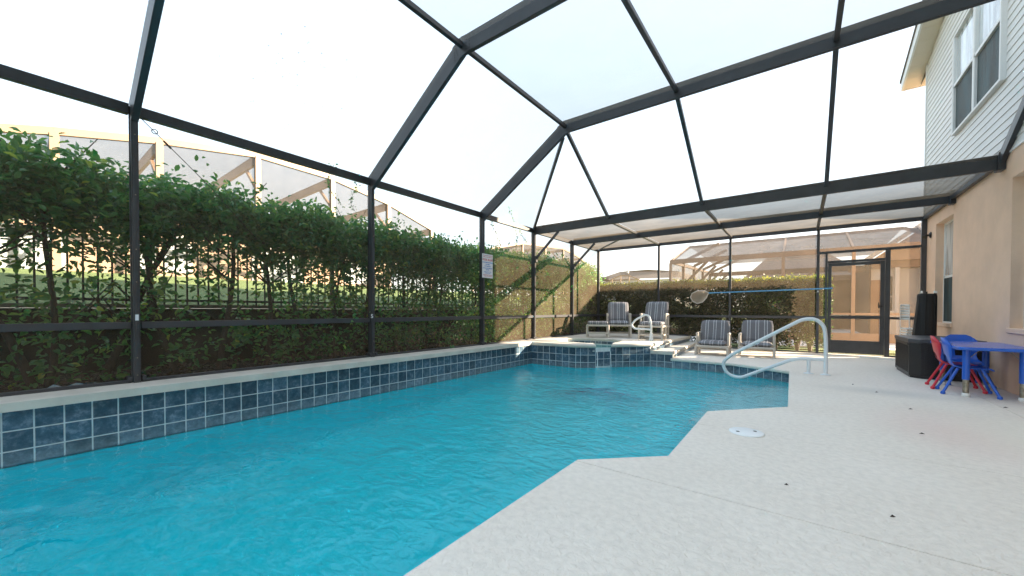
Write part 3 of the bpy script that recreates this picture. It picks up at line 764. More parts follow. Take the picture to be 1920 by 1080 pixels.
panel((1.475, yw, .03), (XH - .077, yw, .03), (XH - .077, yw, .78), (1.475, yw, .78)); panel((1.475, yw, .82), (XH - .077, yw, .82), (XH - .077, yw, 2.22), (1.475, yw, 2.22))
# sticker and depth number on posts
k = MB(); k.box(XL + .0575, XL + .059, YF[2] - .012, YF[2] + .012, .845, .90); k.obj('sticker', M_SIGNW, enc)

# ================================================================= HOUSE
house = empty('house', 'two storey house with peach stucco below and white lap siding above, right of the pool', 'house')
XO = XH + .30
def wallgrid(par, name, m, ylims, zlims, holes, x0, x1):
    ys = sorted(set([*ylims] + [h[0] for h in holes] + [h[1] for h in holes])); zs = sorted(set([*zlims] + [h[2] for h in holes] + [h[3] for h in holes]))
    # one watertight sheet with returns at openings
    b = MB()
    for a, c in zip(ys, ys[1:]):
        for d, e in zip(zs, zs[1:]):
            if any(h[0] <= a + 1e-6 and c <= h[1] + 1e-6 and h[2] <= d + 1e-6 and e <= h[3] + 1e-6 for h in holes): continue
            b.quad((x0, c, d), (x0, a, d), (x0, a, e), (x0, c, e))
    for (a, c, d, e) in holes:
        b.quad((x0, a, d), (x0, c, d), (x1, c, d), (x1, a, d)); b.quad((x0, a, e), (x1, a, e), (x1, c, e), (x0, c, e))
        b.quad((x0, a, d), (x1, a, d), (x1, a, e), (x0, a, e)); b.quad((x0, c, d), (x0, c, e), (x1, c, e), (x1, c, d))
    return b.obj(name, m, par)
H1 = (9.33, 10.33, .73, 2.54); H2 = (5.60, 7.16, .74, 2.52)
HY0, HY1 = -9.0, 11.16
wallgrid(house, 'wall', M_STUCCO, (HY0, HY1), (-.1, 2.85), [H1, H2], XH, XH + .13)
b = MB(); b.box(XH + .14, 11, HY0, HY1, -.1, 5.9); b.quad((XH, HY1, -.1), (XH + .15, HY1, -.1), (XH + .15, HY1, 2.85), (XH, HY1, 2.85)); b.obj('core', M_STUCCO, house)
RK = .283
zr = lambda y: min(5.85 + RK * (11.24 - y), 5.85 + RK * 10.1 - RK * max(0, (1.14 - y)) + 0)
def zroof(y): return 5.85 + RK * (11.24 - y) if y > 1.2 else 5.85 + RK * 10.04 - RK * (1.2 - y)
gb = MB(); gb.add([(XH + .005, HY0, 2.85), (XH + .005, HY1, 2.85), (XH + .005, HY1, zroof(HY1)), (XH + .005, 1.2, zroof(1.2)), (XH + .005, HY0, zroof(HY0))], [(0, 1, 2, 3, 4)])
gb.obj('gable_sheathing', M_SIDING, house)
# lap siding boards
z = 2.86; E = .1016
while z < zroof(1.2) - .02:
    yhi = HY1 - .05
    ylo = HY0
    zt = z + E
    if zt > zroof(HY1 - .05): yhi = 11.24 - (zt - 5.85) / RK
    if zt > zroof(HY0 + .1): ylo = 1.2 - ((5.85 + RK * 10.04) - zt) / RK
    if yhi - ylo > .3:
        b = MB()
        b.add([(XH + .003, ylo, z), (XH - .0115, ylo, z), (XH - .003, ylo, zt - .001), (XH + .003, ylo, zt - .001), (XH + .003, yhi, z), (XH - .0115, yhi, z), (XH - .003, yhi, zt - .001), (XH + .003, yhi, zt - .001)],
              [(0, 1, 2, 3), (7, 6, 5, 4), (0, 4, 5, 1), (1, 5, 6, 2), (2, 6, 7, 3)])
        b.obj('siding_board', M_SIDING, house)
    z += E
b = MB(); b.box(XH - .02, XH + .06, HY1 - .05, HY1 + .012, 2.85, zroof(HY1) - .02); b.obj('corner_trim', M_WTRIM, house)
b = MB(); b.box(XH - .016, XH + .002, HY0, HY1 - .051, 2.838, 2.859); b.obj('starter_trim', M_WTRIM, house)
# roof slab with rake overhang, soffit boards, fascia
xo, yo = 1.70, 11.68
def rk(x0, x1, y0, y1, dz0, dz1):
    b = MB(); vs = []
    for y in (y0, y1):
        for x in (x0, x1):
            for dz in (dz0, dz1): vs.append((x, y, zroof(y) + dz))
    b.add(vs, [(0, 2, 3, 1), (4, 5, 7, 6), (0, 1, 5, 4), (2, 6, 7, 3), (1, 3, 7, 5), (0, 4, 6, 2)]); return b
y = yo; 
while y > 1.3:
    y2 = max(y - .30, 1.2); rk(xo + .02, XH - .001, y2 + .004, y, -.03, -.02).obj('soffit_board', M_SOFFIT, house); y = y2
rk(xo - .012, xo + .018, 1.2, yo, -.05, .15).obj('fascia', M_WTRIM, house)
b = MB(); b.box(xo + .0185, 11.3, yo - .001, yo + .02, zroof(yo) - .05, zroof(yo) + .15); b.obj('fascia', M_WTRIM, house)
b = MB(); b.box(XH, 11.3, HY1 + .013, yo - .002, zroof(yo) - .03, zroof(yo) - .02); b.obj('soffit', M_SOFFIT, house)
rr = rk(xo - .03, 11.4, 1.2, yo + .05, .151, .20); rr.add([(xo - .03, 1.2, zroof(1.2) + .151), (11.4, 1.2, zroof(1.2) + .151), (11.4, HY0 - .4, zroof(HY0) + .1), (xo - .03, HY0 - .4, zroof(HY0) + .1)], [(0, 1, 2, 3)])
rr.obj('roof', M_SHINGLE, house)
rk(XH + .01, 11, 1.2, HY1, -.03, .1).obj('attic', M_SIDING, house)
# windows
def window(y0, y1, z0, z1, zm, x, mulls=(), frame=.05, proud=.02, depth=.05):
    f = MB(); w = frame
    ys = [y0, *mulls, y1]
    f.box(x - proud, x + depth, y0, y0 + w, z0, z1); f.box(x - proud, x + depth, y1 - w, y1, z0, z1)
    f.box(x - proud, x + depth, y0 + w, y1 - w, z0, z0 + w); f.box(x - proud, x + depth, y0 + w, y1 - w, z1 - w, z1)
    for m_ in mulls: f.box(x - proud + .001, x + depth, m_ - w * .75, m_ + w * .75, z0 + w, z1 - w)
    wo = f.obj('window', M_WTRIM, house, .003)
    for a, c in zip(ys, ys[1:]):
        a2 = a + (w if a == y0 else w * .75); c2 = c - (w if c == y1 else w * .75)
        s = MB(); s.box(x - proud + .006, x + depth, a2, c2, zm - .022, zm + .022); s.box(x - proud + .006, x + depth, a2, a2 + .018, z0 + w, z1 - w); s.box(x - proud + .006, x + depth, c2 - .018, c2, z0 + w, z1 - w); s.obj('sash', M_WTRIM, wo)
        s = MB(); s.quad((x + .004, a2, z0 + w), (x + .004, a2, zm - .02), (x + .004, c2, zm - .02), (x + .004, c2, z0 + w)); s.obj('pane', M_GLASS_D, wo)
        s = MB(); s.quad((x + .012, a2, zm + .02), (x + .012, a2, z1 - w), (x + .012, c2, z1 - w), (x + .012, c2, zm + .02)); s.obj('pane', M_GLASS_L, wo)
    return wo
window(7.36, 9.25, 3.77, 5.36, 4.55, XH - .03, (8.31,), .036, .03, .03)
window(H1[0] - .0, H1[1] + .0, H1[2] + .0, H1[3], 1.56, XH + .10, (), .035, .0, .02)
window(H2[0], H2[1], H2[2], H2[3], 1.58, XH + .10, (6.38,), .035, .0, .02)
b = MB(); b.box(XH - .02, XH + .099, H1[0] - .03, H1[1] + .03, H1[2] - .05, H1[2] - .001 + .012); b.obj('sill', M_STUCCO, house, .006)
b = MB(); b.box(XH - .02, XH + .099, H2[0] - .03, H2[1] + .03, H2[2] - .05, H2[2] - .001 + .012); b.obj('sill', M_STUCCO, house, .006)
# wall light
wl_ = empty('wall_light', 'small black spotlight fixed to the peach stucco wall near the far window', 'light', (XH, 10.66, 2.40))
b = MB(); b.lathe([(.055, 0), (.06, .012), (.03, .03)], (0, 0, 0), 14); b.v = [(-v[2], v[0], v[1]) for v in b.v]; b.obj('mount', M_BLACKFIX, wl_)
b = MB(); b.tube([(-.03, 0, 0), (-.06, 0, -.0), (-.09, -.02, -.035)], [.016, .022, .042], 14); b.obj('lamp_head', M_BLACKFIX, wl_)

# ================================================================= LEFT HEDGE
hedge = empty('hedge', 'long untrimmed leafy hedge with thin bare stems outside the left screen wall', 'hedge', (-5.8, 5, .2))
def ltop(y): return np.interp(y, [-1.5, .3, .9, 1.9, 3.8, 6.3, 8.8, 12.2], [2.28, 2.34, 2.34, 2.32, 2.27, 2.18, 2.3, 2.3]) + .05 * np.sin(y * 5.1) + .04 * np.sin(y * 11.3 + 1)
def wrap(n_):  # local coords relative to hedge base
    return n_ - np.array([-5.8, 5, .2])
# crown band
N = 13500
y = rng.uniform(-1.4, 12.0, N); zt = ltop(y); dpt = np.abs(rng.normal(0, .27, N)); z = zt - .06 - dpt
x = -5.75 + rng.normal(0, .30, N) * np.clip(1.0 - .4 * (1 - dpt), .4, 1)
cr_ = np.stack([x, y, z], 1)
# body: stems' foliage, sparse near the camera end, closing up further along
M2 = 17000
y = rng.uniform(-1.4, 12.0, M2); hgt = rng.uniform(.28, 2.3, M2); x = -5.72 + rng.normal(0, .27, M2)
dens = np.interp(y, [-1, 2, 5, 6.5, 12], [.42, .46, .72, 1, 1]) * np.interp(hgt, [.2, .8, 1.2, 1.8, 2.2], [.62, .55, .62, .85, 1.0])
# clumps
cl = np.sin(y * 3.1 + np.sin(hgt * 4) * 1.2) * .5 + np.sin(y * 7.7 + hgt * 5.0 + 2) * .5
keep = rng.uniform(0, 1, M2) < dens * (.75 + .55 * cl)
body = np.stack([x, y, hgt], 1)[keep]
tw = np.concatenate([cr_, body])
# flush new growth on top edge
N3 = 800; y = rng.uniform(-1.4, 12.0, N3); top = np.stack([-5.75 + rng.normal(0, .2, N3), y, ltop(y) + np.abs(rng.normal(0, .045, N3))], 1)
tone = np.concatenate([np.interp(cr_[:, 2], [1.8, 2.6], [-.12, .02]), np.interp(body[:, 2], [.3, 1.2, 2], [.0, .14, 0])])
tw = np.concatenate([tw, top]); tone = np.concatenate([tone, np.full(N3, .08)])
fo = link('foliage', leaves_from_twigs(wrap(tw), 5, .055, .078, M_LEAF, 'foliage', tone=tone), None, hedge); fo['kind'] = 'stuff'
# stems
def stem(y, x, par=hedge, lean=None, h=2.2, r0=.035, base=(-5.8, 5, .2)):
    rs = random.Random(int(y * 1000))
    ln = rs.uniform(-.35, .35) if lean is None else lean
    pts = []; 
    for k in range(9):
        t_ = k / 8
        pts.append((x + .08 * math.sin(3 * t_ + y) - base[0], y + ln * t_ + .06 * math.sin(5 * t_ + y * 3) - base[1], .18 + h * t_ - base[2]))
    b = MB(); b.tube(pts, [r0 * (1 - .65 * k / 8) for k in range(9)], 7)
    for q in range(7):
        k = rs.randint(2, 7); p = Vector(pts[k]); L = rs.uniform(.25, .65)
        d = Vector((rs.uniform(-.3, .3), rs.choice((-1, 1)) * rs.uniform(.4, 1), rs.uniform(.5, 1.1))).normalized()
        b.tube([p, p + d * L * .5 + Vector((0, 0, .02)), p + d * L + Vector((0, 0, L * .15))], [r0 * .35, r0 * .26, r0 * .12], 5)
    return b.obj('trunk', M_BARK, par)
for y, ln, r in ((.15, -.75, .035), (.22, .1, .03), (.55, .95, .04), (1.25, -.5, .032), (1.62, .12, .036), (2.1, .1, .034), (2.62, -.1, .036), (3.0, .35, .024), (3.65, -.1, .034), (4.3, .05, .036), (4.9, .2, .03), (5.4, -.1, .034), (6.2, .1, .03), (7.0, -.1, .03), (7.9, .1, .03), (8.9, 0, .03), (10, .1, .03), (-.6, .3, .036)):
    stem(y, -5.75 + .1 * math.sin(y * 9), lean=ln, r0=r)
# climbing vine wisps above the hedge by the third post, a few small ones left
for i, (y, z0, z1, lab) in enumerate(((6.95, 2.3, 3.25, 'long green vine wisp hanging from the cage eave just right of the rules sign post'), (6.30, 2.25, 2.95, 'thin vine wisp climbing close against the post with the rules sign'), (7.3, 2.55, 2.95, 'faint short vine wisp between the sign post and the spa corner post'),
                                       (2.75, 2.45, 2.98, 'taller thin vine shoot rising above the hedge against the beige cage'), (3.05, 2.40, 2.85, 'shorter thin vine shoot rising above the hedge against the beige cage'))):
    n_ = 26 if i == 0 else 14
    t_ = np.linspace(0, 1, n_); c = np.stack([np.full(n_, -5.25) + rng.normal(0, .01, n_), y + .10 * np.sin(t_ * 4 + i) + .16 * (1 - t_), z0 + (z1 - z0) * t_], 1)
    lp = leaves_from_twigs(c, 3, .02, .042, M_LEAF, 'vine', tone=np.full(n_, .1))
    v = link('vine', lp, None); tag(v, lab, 'vine')
    s = MB(); s.tube([tuple(p) for p in c], .003, 4); s.obj('stem', M_BARK, v)

# leaf litter in the bed
n_ = 3800
c = np.stack([rng.uniform(-6.55, -5.02, n_), rng.uniform(-1, 11, n_), .205 + np.abs(rng.normal(0, .018, n_))], 1)
nr = unit(rng.normal(0, .35, (n_, 3)) + np.array([0, 0, 1])); Ls = rng.uniform(.03, .075, n_)
lt = link('leaf_litter', leaf_mesh('leaf_litter', c, nr, rng.normal(0, 1, (n_, 3)), Ls, Ls * .5, M_LITTER, rng.uniform(0, 1, n_))); lt['kind'] = 'stuff'; tag(lt, 'dry fallen leaves covering the bed beneath the left hedge', 'leaf litter'); 
# fern
fb = []
for k in range(11):
    a = k / 11 * 2 * math.pi + .3
    for j in range(14):
        t_ = j / 14; 
        for sgn in (-1, 1):
            r_ = .05 + .42 * t_; zz = .25 + .5 * t_ - .42 * t_ * t_
            px = r_ * math.cos(a); py = r_ * math.sin(a); w_ = .055 * (1 - t_) + .01
            fb.append((px - math.sin(a) * sgn * w_ / 2, py + math.cos(a) * sgn * w_ / 2, zz, -math.sin(a) * sgn + .4 * math.cos(a), math.cos(a) * sgn + .4 * math.sin(a), -.1, w_))
fb = np.array(fb)
fe = link('fern', leaf_mesh('fern', fb[:, :3], unit(np.stack([np.zeros(len(fb)), np.zeros(len(fb)), np.ones(len(fb))], 1) + rng.normal(0, .15, (len(fb), 3))), fb[:, 3:6], fb[:, 6], fb[:, 6] * .3, M_FERN, rng.uniform(.2, .9, len(fb))), None, None, (-5.35, 3.95, .2))
tag(fe, 'green fern with arching fronds under the hedge just past the post marked 5', 'fern')
# plastic scrap in the bed
b = MB(); vs = []
for i in range(6):
    for j in range(4): vs.append((-.02 * j + random.uniform(-.02, .02), -.16 + .065 * i + random.uniform(-.02, .02), .02 + random.uniform(0, .07)))
b.add(vs, [(i * 4 + j, (i + 1) * 4 + j, (i + 1) * 4 + j + 1, i * 4 + j + 1) for i in range(5) for j in range(3)])
tag(b.obj('plastic_scrap', M_TRASH, None, 0, (-5.14, .36, .205)), 'crumpled blue and white plastic scrap in the bed behind the left screen', 'litter')

# ================================================================= FAR HEDGE
fh = empty('hedge', 'dense clipped hedge outside the far screen wall with a sunlit yellow top', 'hedge', (-2.4, 12, -.05))
N = 16000
x = rng.uniform(-5.6, .52, N); z = rng.uniform(.12, 1.72, N) ; side = rng.uniform(0, 1, N)
yy = np.where(side < .72, 11.50 + np.abs(rng.normal(0, .09, N)), rng.uniform(11.5, 12.3, N))
thin = (z < .5) & (rng.uniform(0, 1, N) < .45); keep = ~thin
holes = (np.sin(x * 6.3 + np.sin(z * 5) * 2) + np.sin(z * 9 + x * 3.3)) > 1.35
keep &= ~(holes & (rng.uniform(0, 1, N) < .75))
body = np.stack([x, yy, z], 1)[keep]
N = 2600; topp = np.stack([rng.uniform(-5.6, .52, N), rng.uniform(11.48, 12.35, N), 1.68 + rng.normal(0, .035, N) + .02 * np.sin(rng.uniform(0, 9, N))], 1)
tw = np.concatenate([body, topp]); tone = np.concatenate([np.full(len(body), -.02), np.full(N, .45)])  # top leaves toned yellow, painting in the backlit sun glow
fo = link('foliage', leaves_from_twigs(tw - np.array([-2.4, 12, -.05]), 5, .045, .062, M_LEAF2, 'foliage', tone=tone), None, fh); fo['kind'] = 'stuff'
for x in (-4.9, -4.2, -3.5, -2.75, -2.1, -1.6, -1.0, -.5, -.05, .2):
    b = MB(); 
    for s_ in range(4):
        a = s_ * 1.6 + x; b.tube([(x + 2.4, -.05, 0), (x + 2.4 + .08 * math.cos(a), -.05 + .1 * math.sin(a), .45), (x + 2.4 + .22 * math.cos(a), -.05 + .2 * math.sin(a), 1.2)], [.035, .026, .012], 6)
    b.obj('trunk', M_BARK, fh)

# ================================================================= NEIGHBOURS
def cage_part(par, p, q, w, h, m, name='beam', up=(0, 0, 1)):
    b = MB(); b.beam(p, q, w, h, up); return b.obj(name, m, par)
# --- left neighbour: arched beige cage, side wall towards us
lc = empty('screen_enclosure', 'beige framed arched pool cage on the raised lawn beyond the left hedge', 'pool cage')
pts = [(-3.9, 3.2), (-1.6, 4.15), (.72, 4.81), (2.33 + .1, 5.2), (4.63, 5.55), (6.92, 5.51), (9.18, 5.14), (11.38, 4.5)]
xc = -13.0; zg = 1.85
for (y0, z0), (y1, z1) in zip(pts, pts[1:]):
    cage_part(lc, (xc, y0, z0), (xc, y1, z1), .10, .16, M_TANM, 'arched_chord')
    b = MB(); b.add([(xc - .02, y0, zg), (xc - .02, y1, zg), (xc - .02, y1, z1), (xc - .02, y0, z0)], [(0, 1, 2, 3)]); b.obj('screen_panel', M_SCREEN_TAN, lc)
    b = MB(); b.add([(xc, y0, z0), (xc, y1, z1), (xc - 6, y1, z1 - .1), (xc - 6, y0, z0 - .1)], [(0, 1, 2, 3)]); b.obj('screen_panel', M_SCREEN_TAN, lc)
    cage_part(lc, (xc, y0, zg + .9), (xc, y1, zg + .9), .06, .09, M_TANM, 'chair_rail')
for y0, z0 in pts:
    cage_part(lc, (xc, y0, zg - .5), (xc, y0, z0 - .06), .14, .14, M_TANM, 'post', (1, 0, 0))
    cage_part(lc, (xc - .09, y0, z0 - .12), (xc - 6, y0, z0 - .25), .08, .28, M_TANM, 'cross_beam')
    cage_part(lc, (xc - .07, y0, z0 - 1.0), (xc - .85, y0, z0 - .28), .07, .08, M_TANM, 'knee_brace')
cage_part(lc, (xc - 5.9, -3.9, 4.0), (xc - 5.9, 11.3, 4.35), .1, .14, M_TANM, 'purlin')
lh = empty('house', 'pale peach neighbour house glimpsed through the left hedge behind the beige cage', 'house')
b = MB(); b.box(-28, -19, -14, 13.5, 1.0, 4.35); b.obj('wall', M_NSTUCCO, lh)
b = MB(); b.add([(-28.5, -14.5, 4.35), (-18.5, -14.5, 4.35), (-18.5, 14, 4.35), (-28.5, 14, 4.35), (-23.5, -10, 5.6), (-23.5, 9, 5.6)], [(0, 1, 4), (1, 2, 5, 4), (2, 3, 5), (3, 0, 4, 5), (3, 2, 1, 0)]); b.obj('roof', M_SHINGLE, lh)
for y0, y1, z0, z1 in ((-4.5, -2.8, 1.95, 3.7), (-.8, 1.2, 1.95, 3.9), (3.0, 4.4, 2.4, 3.7), (6.6, 8.6, 1.95, 3.9), (10.8, 12, 2.4, 3.7)):
    b = MB(); b.box(-18.99, -18.94, y0 - .08, y1 + .08, z0 - .08, z1 + .08); w_ = b.obj('window', M_NWHITE, lh)
    b = MB(); b.quad((-18.93, y0, z0), (-18.93, y1, z0), (-18.93, y1, z1), (-18.93, y0, z1)); b.obj('pane', M_GLASS_L, w_)
# --- second cage further along on the left
lc2 = empty('screen_enclosure', 'hazy beige cage roof showing above the sunlit end of the left hedge', 'pool cage')
pts = [(14.0, 3.6), (15.67, 4.23), (18.3, 4.84), (20.8, 5.0), (23.1, 5.14), (25.45, 4.81), (27.2, 4.3), (29.4, 3.4)]
for (y0, z0), (y1, z1) in zip(pts, pts[1:]):
    cage_part(lc2, (xc, y0, z0), (xc, y1, z1), .08, .11, M_TANM, 'arched_chord')
    b = MB(); b.add([(xc - .02, y0, 1.2), (xc - .02, y1, 1.2), (xc - .02, y1, z1), (xc - .02, y0, z0)], [(0, 1, 2, 3)]); b.obj('screen_panel', M_SCREEN_TAN, lc2)
    b = MB(); b.add([(xc, y0, z0), (xc, y1, z1), (xc - 6, y1, z1 - .1), (xc - 6, y0, z0 - .1)], [(0, 1, 2, 3)]); b.obj('screen_panel', M_SCREEN_TAN, lc2)
for y0, z0 in pts:
    cage_part(lc2, (xc, y0, 1.2), (xc, y0, z0 - .05), .11, .11, M_TANM, 'post', (1, 0, 0))
    cage_part(lc2, (xc - .07, y0, z0 - .12), (xc - 6, y0, z0 - .2), .06, .16, M_TANM, 'cross_beam')
    cage_part(lc2, (xc - .06, y0, z0 - 1.0), (xc - .85, y0, z0 - .2), .05, .06, M_TANM, 'knee_brace')
# --- far cage behind the clipped hedge
fc = empty('screen_enclosure', 'large brown framed pool cage with sloping screen roof beyond the far hedge and door', 'pool cage')
X0, X1, Y0, Z0, Y1_, Z1 = -4.14, 4.6, 16.0, 2.87, 18.5, 3.77
for x in (X0, -.48, 1.32, 3.1, X1):
    cage_part(fc, (x, Y0, -.05), (x, Y0, Z0 - .05), .09, .09, M_TANM if x > 1 else M_BROWNM, 'post', (0, 1, 0))
    cage_part(fc, (x, Y0 + .05, Z0 + .02), (x + (.3 if x == X0 else 0) * .5, Y1_, Z1), .06, .08, M_TANM, 'rafter')
cage_part(fc, (X0, Y0, Z0), (X1, Y0, Z0), .08, .17, M_BROWNM, 'eave_beam')
cage_part(fc, (X0 + .15, Y1_, Z1), (2.8, Y1_, Z1), .06, .10, M_BROWNM, 'ridge_beam')
cage_part(fc, (2.8, Y1_, Z1), (4.5, Y1_, 2.9), .06, .10, M_BROWNM, 'ridge_beam')
cage_part(fc, (X0, Y0, .85), (X1, Y0, .85), .05, .07, M_TANM, 'chair_rail')
cage_part(fc, (X0, Y0, .10), (X1, Y0, .10), .05, .30, M_TANM, 'sole_rail')
cage_part(fc, (X0, 24.5, 3.0), (4.4, 24.5, 3.0), .08, .22, M_BROWNM, 'cross_beam')
cage_part(fc, (1.5, 20.2, 2.55), (5.4, 20.2, 2.55), .08, .16, M_TANM, 'cross_beam')
for y in (18.1, 20.2, 22.3, 24.4):
    cage_part(fc, (X0, y, -.05), (X0, y, 3.1), .12, .12, M_BROWNM, 'post', (0, 1, 0))
    cage_part(fc, (X0 + .1, y, 2.15), (X0 + .95, y, 3.05), .08, .10, M_BROWNM, 'knee_brace')
    cage_part(fc, (X0, y, 3.1), (X0 + 1.4, y, 3.75), .07, .12, M_BROWNM, 'rafter')
cage_part(fc, (X0, Y0, 1.9), (X0, 24.4, 1.15), .05, .07, M_BROWNM, 'side_rail')
cage_part(fc, (X0, Y0, Z0), (X0, 24.4, 3.1), .07, .10, M_BROWNM, 'eave_beam')
for x in (-1.9, .6):
    cage_part(fc, (x, 24.5, 3.05), (x - .3, 24.5, 1.4), .06, .07, M_BROWNM, 'strut')
    cage_part(fc, (x - 1.6, 24.4, 1.9), (x, 24.4, 2.95), .05, .07, M_BROWNM, 'knee_brace')
b = MB(); b.quad((X0, Y0, Z0 + .02), (X1, Y0, Z0 + .02), (2.8, Y1_, Z1 + .04), (X0 + .15, Y1_, Z1 + .04)); b.obj('screen_panel', M_SCREEN_TAN, fc)
b = MB(); b.quad((X0 + .15, Y1_, Z1 + .04), (2.8, Y1_, Z1 + .04), (2.8, 24.5, Z1 - .2), (X0 + .15, 24.5, Z1 - .2)); b.obj('screen_panel', M_SCREEN_TAN, fc)
b = MB(); b.add([(X1, Y0, Z0 + .02), (4.6, Y1_, 2.9), (2.8, Y1_, Z1 + .04)], [(0, 1, 2)]); b.obj('screen_panel', M_SCREEN_TAN, fc)
for a, b_ in ((X0, -.48), (-.48, 1.32), (1.32, 3.1), (3.1, X1)):
    b = MB(); b.quad((a, Y0 + .03, .1), (b_, Y0 + .03, .1), (b_, Y0 + .03, Z0), (a, Y0 + .03, Z0)); b.obj('screen_panel', M_SCREEN, fc)
b = MB(); b.quad((X0 - .03, Y0, 0), (X0 - .03, 24.4, 0), (X0 - .03, 24.4, 3.1), (X0 - .03, Y0, 3.1)); b.obj('screen_panel', M_SCREEN_TAN, fc)
pv = MB(); pv.box(-6.5, 9, 13.2, 15.85, -.2, -.02); pv.box(-4.0, 9, 16.15, 27, -.2, .03); struct(pv.obj('neighbour_paving', M_NDECK))
gs = MB(); gs.box(-6.5, 9, 12.35, 13.1, -.2, -.03); struct(gs.obj('grass_strip', M_GRASS))
# --- neighbour house right behind
nh = empty('house', 'neighbour house with white wall, orange door and dark lanai seen through the cage door', 'house')
b = MB(); b.box(-2.4, 3.2, 25.3, 25.5, 0, 3.0); b.obj('lanai_back_wall', M_DARKROOM, nh)
b = MB(); b.add([(-2.6, 24.8, 2.7), (2.6, 24.8, 2.7), (1.2, 28, 4.2), (-1.6, 28, 4.2)], [(0, 1, 2, 3)]); b.box(-2.6, 2.6, 24.8, 24.85, 2.45, 2.7); b.obj('lanai_roof', M_BROWNM, nh)
b = MB(); b.box(-.3, .1, 25.22, 25.28, .1, 2.2); b.box(.15, 1.4, 25.22, 25.28, .1, 2.2); b.obj('lanai_door', mat('lanai_brown_door', (.05, .034, .028), .5), nh)
b = MB(); b.box(-.08, .12, 25.15, 25.21, .3, 2.1); b.obj('door_light', mat('lanai_tan_pane', (.14, .08, .055), .5), nh)
b = MB(); b.box(2.02, 2.08, 19.3, 25.2, 0, 2.7); b.obj('lanai_side_wall', M_DARKROOM, nh)
b = MB(); b.box(2.085, 2.36, 19.34, 19.398, .05, 2.08); od = b.obj('orange_door', M_ORANGE, nh)
b = MB(); b.lathe([(.03, 0), (.03, .05)], (0, 0, 0), 10); b.v = [(v[0] + 2.31, 19.34 - v[2], v[1] + 1.0) for v in b.v]; b.obj('door_knob', M_GALV, od)
b = MB(); b.box(2.085, 8, 19.4, 26, 0, 2.5); b.obj('wall', M_NWHITE, nh)
b = MB(); b.box(2.085, 8, 19.2, 26, 2.502, 2.75); b.obj('beam_trim', M_TANM, nh)
b = MB(); b.add([(2.0, 19.0, 2.75), (8.5, 19.0, 2.75), (8.5, 19.0, 5.6), (5.6, 19.0, 5.6), (2.0, 26, 2.75), (8.5, 26, 2.75), (8.5, 26, 5.6), (5.6, 26, 5.6)], [(0, 1, 2, 3), (0, 3, 7, 4), (3, 2, 6, 7), (0, 4, 5, 1)]); b.obj('gable', M_NSTUCCO, nh)
b = MB(); b.beam((1.9, 18.9, 2.80), (5.6, 18.9, 5.75), .2, .14, (0, 0, 1)); b.obj('fascia', M_NWHITE, nh)
b = MB(); b.box(2.45, 2.675, 19.34, 19.38, .75, 2.25); w_ = b.obj('window', M_NWHITE, nh)
b = MB(); b.quad((2.475, 19.33, .8), (2.65, 19.33, .8), (2.65, 19.33, 1.45), (2.475, 19.33, 1.45)); b.quad((2.475, 19.33, 1.5), (2.65, 19.33, 1.5), (2.65, 19.33, 2.2), (2.475, 19.33, 2.2)); b.obj('pane', M_GLASS_D, w_)
b = MB(); b.box(2.69, 2.80, 19.1, 19.2, 0.03, 2.5); b.obj('column', M_NWHITE, nh)
b = MB(); b.box(2.83, 3.32, 19.32, 19.39, .035, 2.45); b.obj('recessed_panel', M_NGREY, nh)
b = MB(); b.box(3.33, 3.46, 19.1, 19.2, 0.03, 2.5); b.obj('column', M_NWHITE, nh)
eq = MB(); eq.box(2.1, 2.45, 17.0, 17.5, .031, .95); tag(eq.obj('white_cabinet', M_NWHITE, None, .02), 'plain white cabinet standing inside the neighbouring cage right of the door', 'cabinet')
# --- distant roof and small cage
dh = empty('house', 'distant grey roofed cream house on the horizon above the far hedge', 'house')
b = MB(); b.box(-18.5, -9.8, 40, 50, -1, 4.1); b.obj('wall', M_NWHITE, dh)
b = MB(); b.add([(-18.2, 39.6, 4.3), (-9.5, 39.6, 4.15), (-10.1, 42, 5.0), (-16.3, 42, 5.3)], [(0, 1, 2, 3)]); b.add([(-18.2, 39.6, 4.3), (-16.3, 42, 5.3), (-16.3, 50, 5.3), (-18.2, 50, 4.3)], [(0, 1, 2, 3)])
b.add([(-9.5, 39.6, 4.15), (-9.5, 50, 4.15), (-10.1, 50, 5.0), (-10.1, 42, 5.0)], [(0, 1, 2, 3)]); b.add([(-16.3, 42.0, 5.3), (-13, 42, 5.35), (-13, 50, 5.35), (-16.3, 50, 5.3)], [(0, 1, 2, 3)])
b.add([(-13, 42.0, 5.32), (-10.1, 42, 5.0), (-10.1, 50, 5.0), (-13, 50, 5.32)], [(0, 1, 2, 3)]); b.obj('roof', M_SHINGLE, dh)
b = MB(); b.lathe([(.12, 0), (.12, .35)], (-15.2, 41.4, 5.0), 8); b.obj('roof_vent', M_NWHITE, dh)
ac = empty('screen_enclosure', 'small distant arched cage in front of the grey roofed house', 'pool cage')
ap = [(-12.9, 2.9), (-12.3, 3.5), (-11.6, 3.75), (-10.9, 3.7), (-10.2, 3.4), (-9.4, 2.9)]
for (a, za), (c, zc_) in zip(ap, ap[1:]):
    cage_part(ac, (a, 30, za), (c, 30, zc_), .07, .08, M_TANM, 'arched_chord')
    b = MB(); b.quad((a, 30.03, 0), (c, 30.03, 0), (c, 30.03, zc_), (a, 30.03, za)); b.obj('screen_panel', M_SCREEN_TAN, ac)
for a, za in ap[1:-1]: cage_part(ac, (a, 30, 0), (a, 30, za), .06, .06, M_TANM, 'post', (0, 1, 0))

